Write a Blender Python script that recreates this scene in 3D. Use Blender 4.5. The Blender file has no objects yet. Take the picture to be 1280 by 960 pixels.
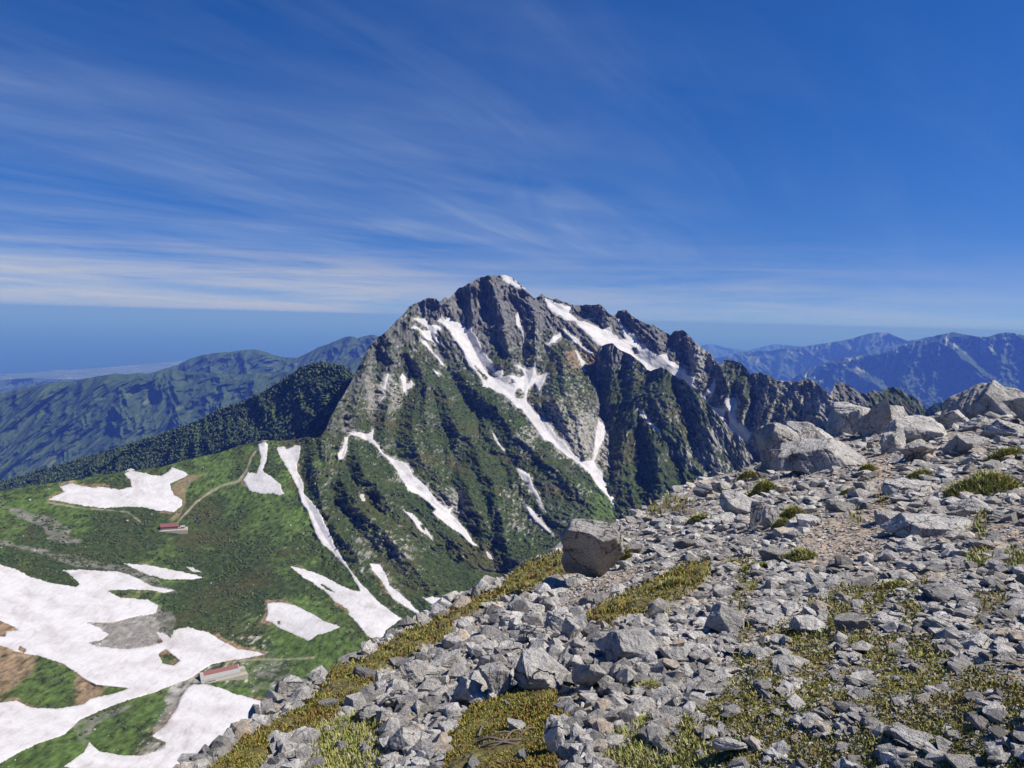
import bpy, math, time
import numpy as np
from mathutils import Vector, Matrix

T0 = time.time()
rng = np.random.default_rng(7)
scene = bpy.context.scene
COL = scene.collection

# ------------------------------------------------------------------ camera
FPX = 985.0                     # focal length in pixels of the 1280 px wide photograph
PITCH = math.radians(4.76)
ROLL = math.radians(1.49)
cam_data = bpy.data.cameras.new('camera')
cam_data.sensor_width = 36.0
cam_data.lens = 36.0 * FPX / 1280.0
cam_data.clip_start = 0.05
cam_data.clip_end = 900000.0
cam = bpy.data.objects.new('camera', cam_data)
COL.objects.link(cam)
CAM_R = Matrix.Rotation(math.pi / 2 - PITCH, 3, 'X') @ Matrix.Rotation(ROLL, 3, 'Z')
cam.matrix_world = CAM_R.to_4x4()
scene.camera = cam

# ------------------------------------------------------------------ light, sky, exposure
SUN_EL, SUN_AZ = math.radians(50.0), math.radians(95.0)     # azimuth measured from the view direction to the right
to_sun = Vector((math.sin(SUN_AZ) * math.cos(SUN_EL), math.cos(SUN_AZ) * math.cos(SUN_EL), math.sin(SUN_EL)))
sun_data = bpy.data.lights.new('sun', 'SUN')
sun_data.energy = 5.0
sun_data.angle = math.radians(0.53)
sun_data.color = (1.0, 0.945, 0.87)
sun = bpy.data.objects.new('sun', sun_data)
sun.rotation_euler = (-to_sun).to_track_quat('-Z', 'Y').to_euler()
COL.objects.link(sun)

scene.view_settings.view_transform = 'Standard'
scene.view_settings.look = 'None'
scene.view_settings.exposure = 0.28
scene.view_settings.gamma = 1.0
scene.view_settings.use_curve_mapping = False
scene.render.engine = 'CYCLES'
scene.cycles.use_denoising = True
scene.cycles.max_bounces = 4
scene.cycles.diffuse_bounces = 1
scene.cycles.glossy_bounces = 1
scene.cycles.transmission_bounces = 0
scene.cycles.transparent_max_bounces = 4
scene.cycles.volume_bounces = 0

world = bpy.data.worlds.new('World')
scene.world = world
world.use_nodes = True


class NT:
    """small helper for node trees"""
    def __init__(self, tree):
        self.t = tree

    def n(self, kind, **kw):
        nd = self.t.nodes.new(kind)
        for k, v in kw.items():
            if k.startswith('i_'):
                key = k[2:]
                key = int(key) if key.isdigit() else key.replace('_', ' ')
                nd.inputs[key].default_value = v
            else:
                setattr(nd, k, v)
        return nd

    def l(self, a, b):
        self.t.links.new(a, b)

    def math(self, op, a, b=None, clamp=False):
        nd = self.n('ShaderNodeMath', operation=op, use_clamp=clamp)
        for i, x in enumerate((a, b)):
            if x is None:
                continue
            if isinstance(x, (int, float)):
                nd.inputs[i].default_value = x
            else:
                self.l(x, nd.inputs[i])
        return nd.outputs[0]

    def mix(self, fac, a, b, blend='MIX'):
        nd = self.n('ShaderNodeMix', data_type='RGBA', blend_type=blend)
        for s, x in ((nd.inputs[0], fac), (nd.inputs[6], a), (nd.inputs[7], b)):
            if isinstance(x, (int, float)):
                s.default_value = x
            elif isinstance(x, tuple):
                s.default_value = (*x, 1.0) if len(x) == 3 else x
            else:
                self.l(x, s)
        return nd.outputs[2]

    def noise(self, vec, scale, detail=4.0, rough=0.55, dist=0.0):
        nd = self.n('ShaderNodeTexNoise')
        nd.inputs['Scale'].default_value = scale
        nd.inputs['Detail'].default_value = detail
        nd.inputs['Roughness'].default_value = rough
        nd.inputs['Distortion'].default_value = dist
        if vec is not None:
            self.l(vec, nd.inputs['Vector'])
        return nd.outputs[0]

    def ramp(self, fac, stops):
        nd = self.n('ShaderNodeValToRGB')
        els = nd.color_ramp.elements
        while len(els) < len(stops):
            els.new(0.5)
        for e, (p, c) in zip(els, stops):
            e.position = p
            e.color = (c, c, c, 1) if isinstance(c, (int, float)) else (*c, 1)
        if isinstance(fac, (int, float)):
            nd.inputs[0].default_value = fac
        else:
            self.l(fac, nd.inputs[0])
        return nd.outputs[0]


wt = NT(world.node_tree)
world.node_tree.nodes.clear()
sky = wt.n('ShaderNodeTexSky', sky_type='NISHITA', sun_disc=False)
sky.sun_elevation = SUN_EL
sky.sun_rotation = SUN_AZ
sky.altitude = 2800.0
sky.air_density = 1.0
sky.dust_density = 0.05
sky.ozone_density = 3.0
SKY_STRENGTH = 0.085
SKY_SAT, SKY_HUE, SKY_VAL = 1.34, 0.515, 1.10
CLOUD_COL, BANK_COL = (5.2, 6.0, 7.2), (5.6, 5.5, 5.9)
# the sea horizon lies a little below eye level: let the sky reach down to it
tc = wt.n('ShaderNodeTexCoord')
sep = wt.n('ShaderNodeSeparateXYZ')
wt.l(tc.outputs['Generated'], sep.inputs[0])
elev = wt.math('ADD', sep.outputs[2], 0.010)
skyv = wt.n('ShaderNodeCombineXYZ')
wt.l(sep.outputs[0], skyv.inputs[0]); wt.l(sep.outputs[1], skyv.inputs[1])
wt.l(wt.math('MAXIMUM', wt.math('ADD', wt.math('MULTIPLY', elev, 0.75), 0.11), 0.02), skyv.inputs[2])
wt.l(skyv.outputs[0], sky.inputs['Vector'])
# thin high cirrus: noise on a flat layer of air, seen in true perspective
dz = wt.math('ADD', wt.math('MAXIMUM', elev, 0.0), 0.13)
cmb = wt.n('ShaderNodeCombineXYZ')
wt.l(wt.math('DIVIDE', sep.outputs[0], dz), cmb.inputs[0]); wt.l(wt.math('DIVIDE', sep.outputs[1], dz), cmb.inputs[1])


def cloud_layer(rot, scale, sx, sy, loc, detail, dist, lo, hi, rough=0.6):
    m1 = wt.n('ShaderNodeMapping')
    m1.inputs['Rotation'].default_value = (0, 0, math.radians(rot))
    wt.l(cmb.outputs[0], m1.inputs[0])
    mp = wt.n('ShaderNodeMapping')
    mp.inputs['Scale'].default_value = (sx, sy, 1)
    mp.inputs['Location'].default_value = (*loc, 0)
    wt.l(m1.outputs[0], mp.inputs[0])
    f = wt.noise(mp.outputs[0], scale, detail, rough, dist)
    return wt.ramp(f, [(lo, 0.0), (hi, 1.0)])


azim = wt.math('ARCTAN2', sep.outputs[0], sep.outputs[1])      # 0 ahead, positive to the right
az01 = wt.math('ADD', wt.math('MULTIPLY', azim, 0.8), 0.5)
streak = cloud_layer(-38, 1.05, 0.26, 1.0, (3.1, 1.7), 12, 0.8, 0.42, 0.78, 0.60)
wisp = cloud_layer(-58, 2.6, 0.20, 1.0, (7.3, 0.4), 12, 1.0, 0.44, 0.80, 0.62)
broad = cloud_layer(-30, 0.55, 0.5, 1.0, (1.3, 9.2), 4, 0.5, 0.34, 0.62)
cl = wt.math('MULTIPLY', wt.math('ADD', wt.math('MULTIPLY', streak, 0.60), wt.math('MULTIPLY', wisp, 0.40)), wt.math('ADD', broad, 0.20))
side = wt.ramp(az01, [(0.0, 0.85), (0.30, 0.85), (0.50, 1.0), (0.66, 0.70), (0.80, 0.28), (1.0, 0.30)])
low = wt.ramp(elev, [(0.0, 0.7), (0.05, 1.0), (0.17, 0.95), (0.26, 0.55), (0.38, 0.24), (0.6, 0.10)])
cl = wt.math('MULTIPLY', wt.math('MULTIPLY', cl, side), low)
# bank of pale cloud lying on the horizon to the left
mpb = wt.n('ShaderNodeMapping')
mpb.inputs['Scale'].default_value = (2.0, 2.0, 34)
mpb.inputs['Rotation'].default_value = (0, math.radians(2.0), 0)
wt.l(tc.outputs['Generated'], mpb.inputs[0])
bankn = wt.noise(mpb.outputs[0], 1.5, 8, 0.62, 0.4)
bl = wt.ramp(az01, [(0.0, 1.0), (0.34, 0.9), (0.50, 0.45), (0.75, 0.40), (1.0, 0.15)])
bank = wt.math('MULTIPLY', wt.ramp(bankn, [(0.36, 0.0), (0.60, 1.0)]), wt.ramp(elev, [(0.0, 0.95), (0.05, 0.95), (0.085, 0.35), (0.13, 0.0)]))
bank = wt.math('MULTIPLY', bank, bl)
hsv = wt.n('ShaderNodeHueSaturation')
hsv.inputs['Saturation'].default_value = SKY_SAT
hsv.inputs['Hue'].default_value = SKY_HUE
hsv.inputs['Value'].default_value = SKY_VAL
wt.l(sky.outputs[0], hsv.inputs['Color'])
skymix = wt.mix(wt.math('MULTIPLY', cl, 0.58, True), hsv.outputs[0], CLOUD_COL)
skymix = wt.mix(wt.ramp(elev, [(0.0, 0.50), (0.03, 0.26), (0.06, 0.06), (0.10, 0.0)]), skymix, (4.4, 5.6, 6.6))
skymix = wt.mix(wt.math('MULTIPLY', bank, 0.78, True), skymix, BANK_COL)
bg = wt.n('ShaderNodeBackground')
bg.inputs['Strength'].default_value = SKY_STRENGTH
wt.l(skymix, bg.inputs['Color'])
wo = wt.n('ShaderNodeOutputWorld')
wt.l(bg.outputs[0], wo.inputs['Surface'])

# ------------------------------------------------------------------ maths helpers
RM = np.array(CAM_R)


def dirs(u, v):
    """view directions for photo pixels, scaled so that the horizontal length is 1"""
    u = np.asarray(u, float); v = np.asarray(v, float)
    c = np.stack([(u - 640) / FPX, -(v - 480) / FPX, -np.ones_like(u * v)], -1) if u.shape == v.shape else None
    w = c @ RM.T
    return w / np.hypot(w[..., 0], w[..., 1])[..., None]


def at(u, v, d):
    return dirs(np.asarray(u, float), np.asarray(v, float)) * np.asarray(d, float)[..., None]


def project(p):
    c = np.asarray(p) @ RM
    w = np.where(-c[..., 2] > 1e-3, -c[..., 2], 1e-3)
    return 640 + FPX * c[..., 0] / w, 480 - FPX * c[..., 1] / w


_perm = np.random.default_rng(3).permutation(512).astype(np.int32)
_perm = np.concatenate([_perm, _perm, _perm])
_gang = np.random.default_rng(4).random(512) * 2 * np.pi
_gx, _gy = np.cos(_gang), np.sin(_gang)


def perlin(x, y, seed=0):
    xi = np.floor(x); yi = np.floor(y)
    fx = x - xi; fy = y - yi
    xi = (xi.astype(np.int64) + seed * 37) & 511; yi = (yi.astype(np.int64) + seed * 91) & 511
    x1 = (xi + 1) & 511; y1 = (yi + 1) & 511
    ux = fx * fx * fx * (fx * (fx * 6 - 15) + 10); uy = fy * fy * fy * (fy * (fy * 6 - 15) + 10)

    def g(ix, iy, dx, dy):
        h = _perm[_perm[ix] + iy] & 511
        return _gx[h] * dx + _gy[h] * dy
    a = g(xi, yi, fx, fy); b = g(x1, yi, fx - 1, fy)
    c = g(xi, y1, fx, fy - 1); d = g(x1, y1, fx - 1, fy - 1)
    a = a + ux * (b - a); c = c + ux * (d - c)
    return (a + uy * (c - a)) * 1.45


def fbm(x, y, wl, octaves=5, gain=0.5, seed=0):
    s = 0; a = 1.0; f = 1.0 / wl; t = 0
    for o in range(octaves):
        s = s + a * perlin(x * f, y * f, seed + o); t += a
        a *= gain; f *= 2.03
    return s / t


def ridged(x, y, wl, octaves=6, gain=0.5, seed=0):
    s = 0; a = 1.0; f = 1.0 / wl; t = 0; w = 1.0
    for o in range(octaves):
        n = 1 - np.abs(perlin(x * f, y * f, seed + o)) * 1.35
        n = n * n * w
        w = np.clip(n * 1.6, 0, 1)
        s = s + a * n; t += a
        a *= gain; f *= 2.07
    return s / t


def sstep(a, b, x):
    t = np.clip((x - a) / (b - a), 0, 1)
    return t * t * (3 - 2 * t)


class TPS:
    def __init__(self, xy, f, lam=1e-6):
        xy = np.asarray(xy, float); self.c = xy.mean(0); self.s = xy.std()
        p = (xy - self.c) / self.s; n = len(p)
        K = self.phi(np.hypot(p[:, None, 0] - p[None, :, 0], p[:, None, 1] - p[None, :, 1])) + lam * np.eye(n)
        P = np.c_[np.ones(n), p]
        A = np.block([[K, P], [P.T, np.zeros((3, 3))]])
        self.p = p
        self.w = np.linalg.solve(A, np.r_[np.asarray(f, float), 0, 0, 0])

    @staticmethod
    def phi(r):
        return np.where(r > 1e-9, r * r * np.log(np.maximum(r, 1e-9)), 0)

    def __call__(self, x, y):
        x = (np.asarray(x, float) - self.c[0]) / self.s; y = (np.asarray(y, float) - self.c[1]) / self.s
        o = self.w[-3] + self.w[-2] * x + self.w[-1] * y
        for (a, b), w in zip(self.p, self.w):
            r2 = (x - a) ** 2 + (y - b) ** 2
            o = o + w * 0.5 * r2 * np.log(np.maximum(r2, 1e-18))
        return o


def seg_dist(px, py, poly, closed=False):
    poly = np.asarray(poly, float)
    a = poly; b = np.roll(poly, -1, 0)
    if not closed:
        a = a[:-1]; b = b[:-1]
    best = np.full(px.shape, 1e9)
    for (x0, y0), (x1, y1) in zip(a, b):
        dx, dy = x1 - x0, y1 - y0
        t = np.clip(((px - x0) * dx + (py - y0) * dy) / (dx * dx + dy * dy + 1e-9), 0, 1)
        best = np.minimum(best, (px - x0 - t * dx) ** 2 + (py - y0 - t * dy) ** 2)
    return np.sqrt(best)


def inside(px, py, poly):
    poly = np.asarray(poly, float)
    r = np.zeros(px.shape, bool)
    j = len(poly) - 1
    for i in range(len(poly)):
        xi, yi = poly[i]; xj, yj = poly[j]
        if yi != yj:
            r ^= ((yi > py) != (yj > py)) & (px < (xj - xi) * (py - yi) / (yj - yi) + xi)
        j = i
    return r


def poly_sd(px, py, poly):
    d = seg_dist(px, py, poly, True)
    return np.where(inside(px, py, poly), d, -d)


def lin(poly):
    p = np.asarray(poly, float)
    return lambda x: np.interp(x, p[:, 0], p[:, 1])


# ------------------------------------------------------------------ mesh helpers
def mesh_obj(name, verts, faces, mat=None, parent=None, smooth=False, attrs=None, link=True):
    """faces: (n,3) or (n,4) int array, or a list of such arrays"""
    verts = np.ascontiguousarray(verts, np.float32).reshape(-1, 3)
    fl = faces if isinstance(faces, list) else [faces]
    fl = [np.asarray(f, np.int32) for f in fl if len(f)]
    me = bpy.data.meshes.new(name)
    me.vertices.add(len(verts)); me.vertices.foreach_set('co', verts.ravel())
    loops = np.concatenate([f.ravel() for f in fl])
    sizes = np.concatenate([np.full(len(f), f.shape[1], np.int32) for f in fl])
    starts = np.concatenate([[0], np.cumsum(sizes)[:-1]]).astype(np.int32)
    me.loops.add(len(loops)); me.loops.foreach_set('vertex_index', loops)
    me.polygons.add(len(sizes)); me.polygons.foreach_set('loop_start', starts)
    me.polygons.foreach_set('use_smooth', np.full(len(sizes), smooth, bool))
    if attrs:
        for k, a in attrs.items():
            a = np.asarray(a, np.float32)
            if a.ndim == 2:
                at_ = me.color_attributes.new(k, 'FLOAT_COLOR', 'POINT')
                c4 = np.ones((len(verts), 4), np.float32); c4[:, :3] = a[:, :3]
                at_.data.foreach_set('color', c4.ravel())
            else:
                at_ = me.attributes.new(k, 'FLOAT', 'POINT')
                at_.data.foreach_set('value', a)
    me.update(calc_edges=True)
    me.validate()
    if mat:
        me.materials.append(mat)
    o = bpy.data.objects.new(name, me)
    if link:
        COL.objects.link(o)
    if parent:
        o.parent = parent
    return o


def grid_faces(nr, nc, keep=None):
    i = np.arange(nr * nc).reshape(nr, nc)
    f = np.stack([i[:-1, :-1], i[1:, :-1], i[1:, 1:], i[:-1, 1:]], -1).reshape(-1, 4)
    return f if keep is None else f[keep.ravel()]


def tag(o, label=None, cat=None, group=None, kind=None):
    if label: o['label'] = label
    if cat: o['category'] = cat
    if group: o['group'] = group
    if kind: o['kind'] = kind
    return o


def empty(name, loc, rz=0.0):
    o = bpy.data.objects.new(name, None)
    COL.objects.link(o); o.location = loc; o.rotation_euler = (0, 0, rz)
    o.empty_display_size = 0.1
    return o


# ------------------------------------------------------------------ materials
def new_mat(name, rough=0.9, spec=0.25):
    m = bpy.data.materials.new(name); m.use_nodes = True
    m.node_tree.nodes.clear()
    t = NT(m.node_tree)
    b = t.n('ShaderNodeBsdfPrincipled')
    b.inputs['Roughness'].default_value = rough
    b.inputs['Specular IOR Level'].default_value = spec
    o = t.n('ShaderNodeOutputMaterial')
    t.l(b.outputs[0], o.inputs[0])
    return m, t, b


def bump(t, b, height, strength, distance):
    bn = t.n('ShaderNodeBump')
    bn.inputs['Strength'].default_value = strength
    bn.inputs['Distance'].default_value = distance
    t.l(height, bn.inputs['Height'])
    t.l(bn.outputs[0], b.inputs['Normal'])


def terrain_mat(name, fine, mott=0.35, bump_s=0.6, bump_d=2.0):
    """colour of the ground cover comes from the surveyed 'Col' attribute, broken up by noise"""
    m, t, b = new_mat(name, 0.95, 0.1)
    a = t.n('ShaderNodeAttribute', attribute_name='Col')
    tc_ = t.n('ShaderNodeTexCoord')
    n1 = t.noise(tc_.outputs['Object'], fine, 6, 0.7)
    k = t.ramp(n1, [(0.25, 1 - mott), (0.75, 1 + mott)])
    c = t.mix(1.0, a.outputs['Color'], k, 'MULTIPLY')
    t.l(c, b.inputs['Base Color'])
    n2 = t.noise(tc_.outputs['Object'], fine * 0.6, 8, 0.72)
    bump(t, b, n2, bump_s, bump_d)
    return m
# ================================================================== TERRAIN
# ------------------------------------------------------------------ snow outlines (photo pixels)
SNOW = {
 'heizo': dict(label='long branching white snow gully running down the middle of the grey mountain face', poly=[(546,401),(553,396),(557,400),(558,397),(562,397),(568,402),(577,405),(585,413),(589,409),(590,415),(594,417),(598,425),(600,432),(606,442),(615,453),(620,464),(628,463),(629,468),(627,471),(640,469),(650,472),(655,469),(652,464),(645,456),(650,457),(660,463),(668,458),(670,466),(672,470),(684,466),(680,477),(674,489),(668,479),(660,487),(658,499),(660,505),(668,515),(677,522),(690,535),(695,545),(705,552),(712,562),(722,572),(727,576.5),(736,576),(742,574),(745,581),(753,592),(755,602),(765,617),(771,631),(768,634),(763,625),(755,615),(745,605),(738,593),(730,585),(718,575),(706,568),(696,560),(690,553),(680,550),(674,541),(668,533),(658,520),(652,511),(645,509),(638,500),(630,493),(622,491),(612,484),(604,483),(600,472),(593,463),(586,458),(582,447),(579,440),(573,432),(568,424),(563,414),(556,408)],
   holes=[[(590,452),(596,459),(611,473),(607,476),(601,470),(597,464)],[(607,458),(612,461),(621,471),(618,473),(611,468)],[(640,473),(646,479),(635,480)],[(645,487),(650,485),(655,492),(654,498),(645,498),(643,492)]]),
 'shade': dict(label='short shaded snow gully beside the long branching snow gully, under the dark rock spur', poly=[(748,524),(757,533),(755,548),(748,562),(745,575),(740,576),(743,560),(744,545)]),
 'shoulder': dict(label='torn white snow patch on the slope right below the left shoulder of the mountain', poly=[(515,398),(519,397),(531,399),(537,407),(545,406),(552,410),(549,414),(546,411),(545,418),(546,425),(552,431),(546,429),(541,422),(539,418),(540,424),(544,430),(538,426),(532,424),(527,416),(522,411),(513,410),(519,407),(527,413),(535,413),(526,404),(521,402)], holes=[[(521,402),(524,403),(537,413),(534,413)]]),
 'shoulder_strip': dict(label='narrow slanting snow strip under the torn snow patch on the mountain shoulder', poly=[(525,424),(532,427),(540,438),(548,447),(557,459),(552,456),(545,447),(536,437),(529,430)]),
 'dot_a': dict(label='tiny snow patch at the lower end of the narrow slanting snow strip', poly=[(541,462),(545,464),(549,467),(545,468)]),
 'forked': dict(label='small forked snow patch among brown scree on the left flank of the mountain', poly=[(500,472),(503,467),(507,472),(508,480),(511,479),(514,474),(517,480),(513,485),(508,487),(507,492),(504,489),(503,480)]),
 'sliver_a': dict(label='upright snow sliver on the grey scree of the left mountain flank', poly=[(483,466),(486,468),(482,486),(478,486),(480,476)]),
 'sliver_b': dict(label='tiny slanting snow sliver just under the upright snow sliver on the scree', poly=[(481,493.5),(481,496),(475,501.5),(473,501)]),
 'musashi': dict(label='long slanting snow gully with a notched head below the grey scree fan', poly=[(431,539),(442,541),(450,540),(458,543),(464,540),(465,536),(467,537),(466,548),(474,558),(480,567),(493,575),(507,578),(512,586),(517,595),(530,604),(536,612),(545,625),(552,632),(560,636),(566,634),(563,642),(572,650),(583,664),(592,678),(600,684),(590,681),(576,667),(560,657),(550,649),(540,641),(545,637),(535,628),(522,618),(510,612),(505,603),(497,590),(488,577),(478,568),(470,558),(458,550),(447,546),(438,543)]),
 'musashi_tail': dict(label='tiny snow remnant below the tip of the long slanting snow gully', poly=[(608,690),(613,693),(616,700),(611,697)]),
 'twig': dict(label='small snow tongue in the groove left of the notched snow gully head', poly=[(431,547),(435,546),(434,560),(429,574),(423,575),(422,567),(428,560)]),
 'col_gully': dict(label='very long thin snow gully dropping from the grassy col and spreading at its foot', poly=[(346,560),(355,558),(358,562),(364,560),(368,557),(376,557),(375,566),(371,580),(372,590),(379,603),(380,618),(390,628),(398,637),(405,653),(412,665),(418,683),(428,697),(440,715),(450,729),(460,738),(470,750),(478,756),(490,765),(502,773),(494,779),(483,787),(478,797),(467,799),(458,793),(452,784),(443,775),(436,768),(437,762),(420,753),(405,738),(393,730),(380,722),(363,708),(380,712),(400,718),(425,732),(440,738),(451,740),(445,727),(435,712),(425,700),(415,690),(405,682),(397,672),(390,655),(386,640),(377,628),(373,612),(365,595),(357,582),(350,570)], holes=[[(397,729),(404,730),(418,740),(410,738)]]),
 'hourglass': dict(label='hourglass shaped snow patch on the green slope under the grassy col', poly=[(322,556),(327,554),(332,553),(335,558),(333,575),(328,588),(340,597),(350,605),(355,617),(349,619),(340,616),(325,617),(312,613),(304,600),(310,590),(321,592),(325,580),(326,570)]),
 'shelf': dict(label='broad rippled snowfield with a notched upper edge above the red roofed hut', poly=[(155,592),(163,588),(180,592),(200,595),(210,591),(215,584),(225,588),(236,593),(222,600),(213,605),(214,612),(217,618),(227,625),(228,632),(218,640),(200,638),(180,634),(160,633),(130,635),(100,631),(62,624),(80,615),(75,608),(90,605),(110,609),(130,609),(150,612),(165,609),(163,600)]),
 'basin': dict(label='largest snowfield, sprawling over the valley floor around the grey roofed hut', poly=[(-70,690),(0,705),(20,712),(40,722),(65,729),(95,734),(100,730),(85,716),(78,713),(100,712),(130,714),(150,715),(172,723),(190,733),(218,738),(205,741),(185,737),(150,737),(133,738),(150,747),(185,750),(198,757),(195,766),(175,770),(155,774),(140,778),(108,778),(125,785),(135,793),(128,800),(110,803),(120,808),(155,812),(190,807),(205,803),(195,790),(206,792),(213,797),(218,788),(235,784),(260,790),(278,802),(297,811),(322,815),(330,818),(310,822),(290,825),(265,830),(250,840),(237,848),(225,853),(195,865),(160,875),(130,886),(100,900),(80,918),(60,925),(45,930),(25,940),(0,955),(-70,960),(-70,870),(0,878),(20,876),(40,885),(75,886),(105,880),(112,874),(140,868),(163,860),(120,856),(105,848),(80,830),(50,820),(30,817),(0,807),(-70,800),(-30,792),(6,796),(8,790),(25,788),(0,775),(-70,770)],
   holes=[[(198,818),(207,811),(225,826),(218,832),(203,829)],[(25,807),(33,812),(30,816),(22,812)],[(60,833),(82,850),(70,850),(60,843)]]),
 'basin_lobe': dict(label='flat snow lobe on grey gravel at the upper edge of the valley floor', poly=[(155,704),(180,706),(215,712),(240,718),(256,722),(240,724),(205,724),(185,718),(165,710)]),
 'basin_dash': dict(label='thin dash of snow just above the flat snow lobe on the gravel', poly=[(232,708),(240,710),(251,715),(240,714)]),
 'front': dict(label='snowfield below the grey roofed hut, cut off by the rocky slope in front', poly=[(235,860),(242,856),(255,855),(275,860),(290,866),(310,872),(340,880),(380,890),(400,950),(300,1010),(150,1010),(150,965),(105,962),(80,958),(105,940),(112,928),(125,940),(155,945),(180,945),(205,935),(207,928),(190,920),(205,908),(212,898),(222,885),(225,875)]),
 'knoll': dict(label='shield shaped snow patch ringed with brown soil in the green hollow', poly=[(335,754),(350,753),(370,757),(385,765),(397,771),(405,776),(425,784),(410,790),(397,793),(385,801),(370,794),(350,785),(340,778),(332,775),(335,765)], holes=[[(346,777),(350,776),(350,781),(347,781)]]),
 'lower_strip': dict(label='lower slanting snow strip that runs down to the foreground rocks beside the spreading gully foot', poly=[(463,705),(475,705),(483,720),(487,732),(500,742),(512,753),(520,762),(526,768),(518,765),(505,757),(492,748),(482,735),(475,722),(465,712)]),
 'rim': dict(label='small snow patch touching the skyline of the foreground scree', poly=[(526,745),(533,748),(540,746),(551,748),(553,757),(545,757),(535,752)]),
 'mid_strip': dict(label='short ragged snow strip on the green flank below the long slanting gully', poly=[(503,637),(509,640),(515,642),(525,652),(535,665),(543,678),(535,670),(525,663),(515,650)], holes=[[(525,656),(529,655),(532,663),(528,662)]]),
 'dot_b': dict(label='tiny snow dot on the brown strip of the green lower flank', poly=[(450,619),(454,618),(457,627),(452,626)]),
 'needle': dict(label='needle thin snow line in the groove on the central lower face', poly=[(614,538),(619,546),(625,556),(630,561),(634,567),(628,563),(618,548)]),
 'dark_foot': dict(label='tapering snow gully at the left foot of the dark cliff', poly=[(645,585),(651,587),(662,593),(665,605),(675,623),(683,641),(677,634),(662,612),(652,597)], holes=[[(655,603),(660,604),(659,608)]]),
 'lower_blade': dict(label='blade of snow on the pale slope just left of the dark cliff foot', poly=[(657,632),(662,634),(672,645),(682,657),(692,669),(683,663),(670,652),(662,643)]),
 'upper_right': dict(label='wide snowfield under the jagged right skyline, with a spike reaching up into the rocks', poly=[(681,373),(690,376),(700,380),(713,384),(712,391),(722,400),(740,405),(753,412),(758,409),(763,408),(765,416),(775,425),(782,424),(779,415),(772,400),(774,399),(779,407),(786,416),(795,418),(797,427),(808,432),(812,438),(822,444),(832,442),(836,450),(848,456),(856,462),(858,468),(868,472),(866,480),(871,487),(867,486),(850,480),(840,480),(820,475),(805,465),(795,452),(780,444),(770,435),(755,435),(745,429),(735,418),(730,414),(722,407),(718,401),(705,400),(700,395),(690,390),(685,385)], holes=[[(789,436),(795,434),(798,442),(793,443)]]),
 'upper_band': dict(label='thin curved snow band below the wide right snowfield', poly=[(703,411),(706,411),(710,416),(722,424),(728,433),(735,438),(743,441),(735,442),(725,434),(715,425),(705,415)]),
 'wedge': dict(label='small snow wedge left of the thin curved snow band', poly=[(700,416),(701,421),(692,429),(684,431),(690,423)]),
 'brown_drip': dict(label='short snow drip on the brown grassy slope right of the summit pillar', poly=[(719,437),(724,444),(731,453),(731,465),(727,458)]),
 'summit': dict(label='thin snow cap on the right side of the summit dome', poly=[(628,346),(635,347),(645,354),(654,361),(649,362),(640,357),(630,351)]),
 'summit_line': dict(label='thin crooked snow line below the summit dome', poly=[(646,386),(648,395),(652,408),(655,420),(654,429),(651,415),(645,405),(645,395)]),
 'dot_c': dict(label='tiny snow fleck in the cleft left of the summit dome', poly=[(579,393),(581,397),(580,403),(577,406),(579,399)]),
 'right_couloir': dict(label='forked snow couloir between the right rock ribs, beside the red scree', poly=[(885,508),(905,511),(908,500),(918,496),(922,505),(918,515),(922,528),(930,533),(940,541),(934,552),(925,550),(915,545),(905,532),(893,522)], holes=[[(906,514),(910,514),(912,532),(904,526)]]),
 'right_bits': dict(label='broken bits of snow at the foot of the right buttress', poly=[(873,494),(879,495),(883,489),(890,480),(892,474),(894,474),(893,488),(887,497),(884,501),(877,502)], holes=[[(882,496),(888,492),(886,499),(883,500)]]),
}
SPUR_SNOW = dict(label='slim snow couloir on the dark front spur', poly=[(795,509),(799,511),(803,515),(815,528),(824,538),(825,542),(820,540),(812,532),(802,520)])

# snow signed distance raster over the photograph, 1 px cells
SU0, SV0, SW_, SH_ = -160, 320, 1400, 760
SDF = np.full((SH_, SW_), -40.0, np.float32)
for k, s in SNOW.items():
    p = np.array(s['poly'], float)
    a0, b0 = np.maximum(np.floor(p.min(0) - 14 - [SU0, SV0]).astype(int), 0)
    a1, b1 = np.ceil(p.max(0) + 14 - [SU0, SV0]).astype(int)
    a1, b1 = min(a1, SW_), min(b1, SH_)
    uu, vv = np.meshgrid(np.arange(a0, a1) + SU0, np.arange(b0, b1) + SV0)
    d = poly_sd(uu + 0.0, vv + 0.0, p)
    for h in s.get('holes', []):
        d = np.minimum(d, -poly_sd(uu + 0.0, vv + 0.0, h))
    SDF[b0:b1, a0:a1] = np.maximum(SDF[b0:b1, a0:a1], d)


def bil(img, u, v):
    x = np.clip(u - SU0, 0, SW_ - 1.01); y = np.clip(v - SV0, 0, SH_ - 1.01)
    i = x.astype(int); j = y.astype(int); fx = x - i; fy = y - j
    return (img[j, i] * (1 - fx) + img[j, i + 1] * fx) * (1 - fy) + (img[j + 1, i] * (1 - fx) + img[j + 1, i + 1] * fx) * fy


# ------------------------------------------------------------------ massif: distance of the smoothed slopes
def dz_of(u, v, z):
    return z / dirs(np.array([u], float), np.array([v], float))[0, 2]


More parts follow.
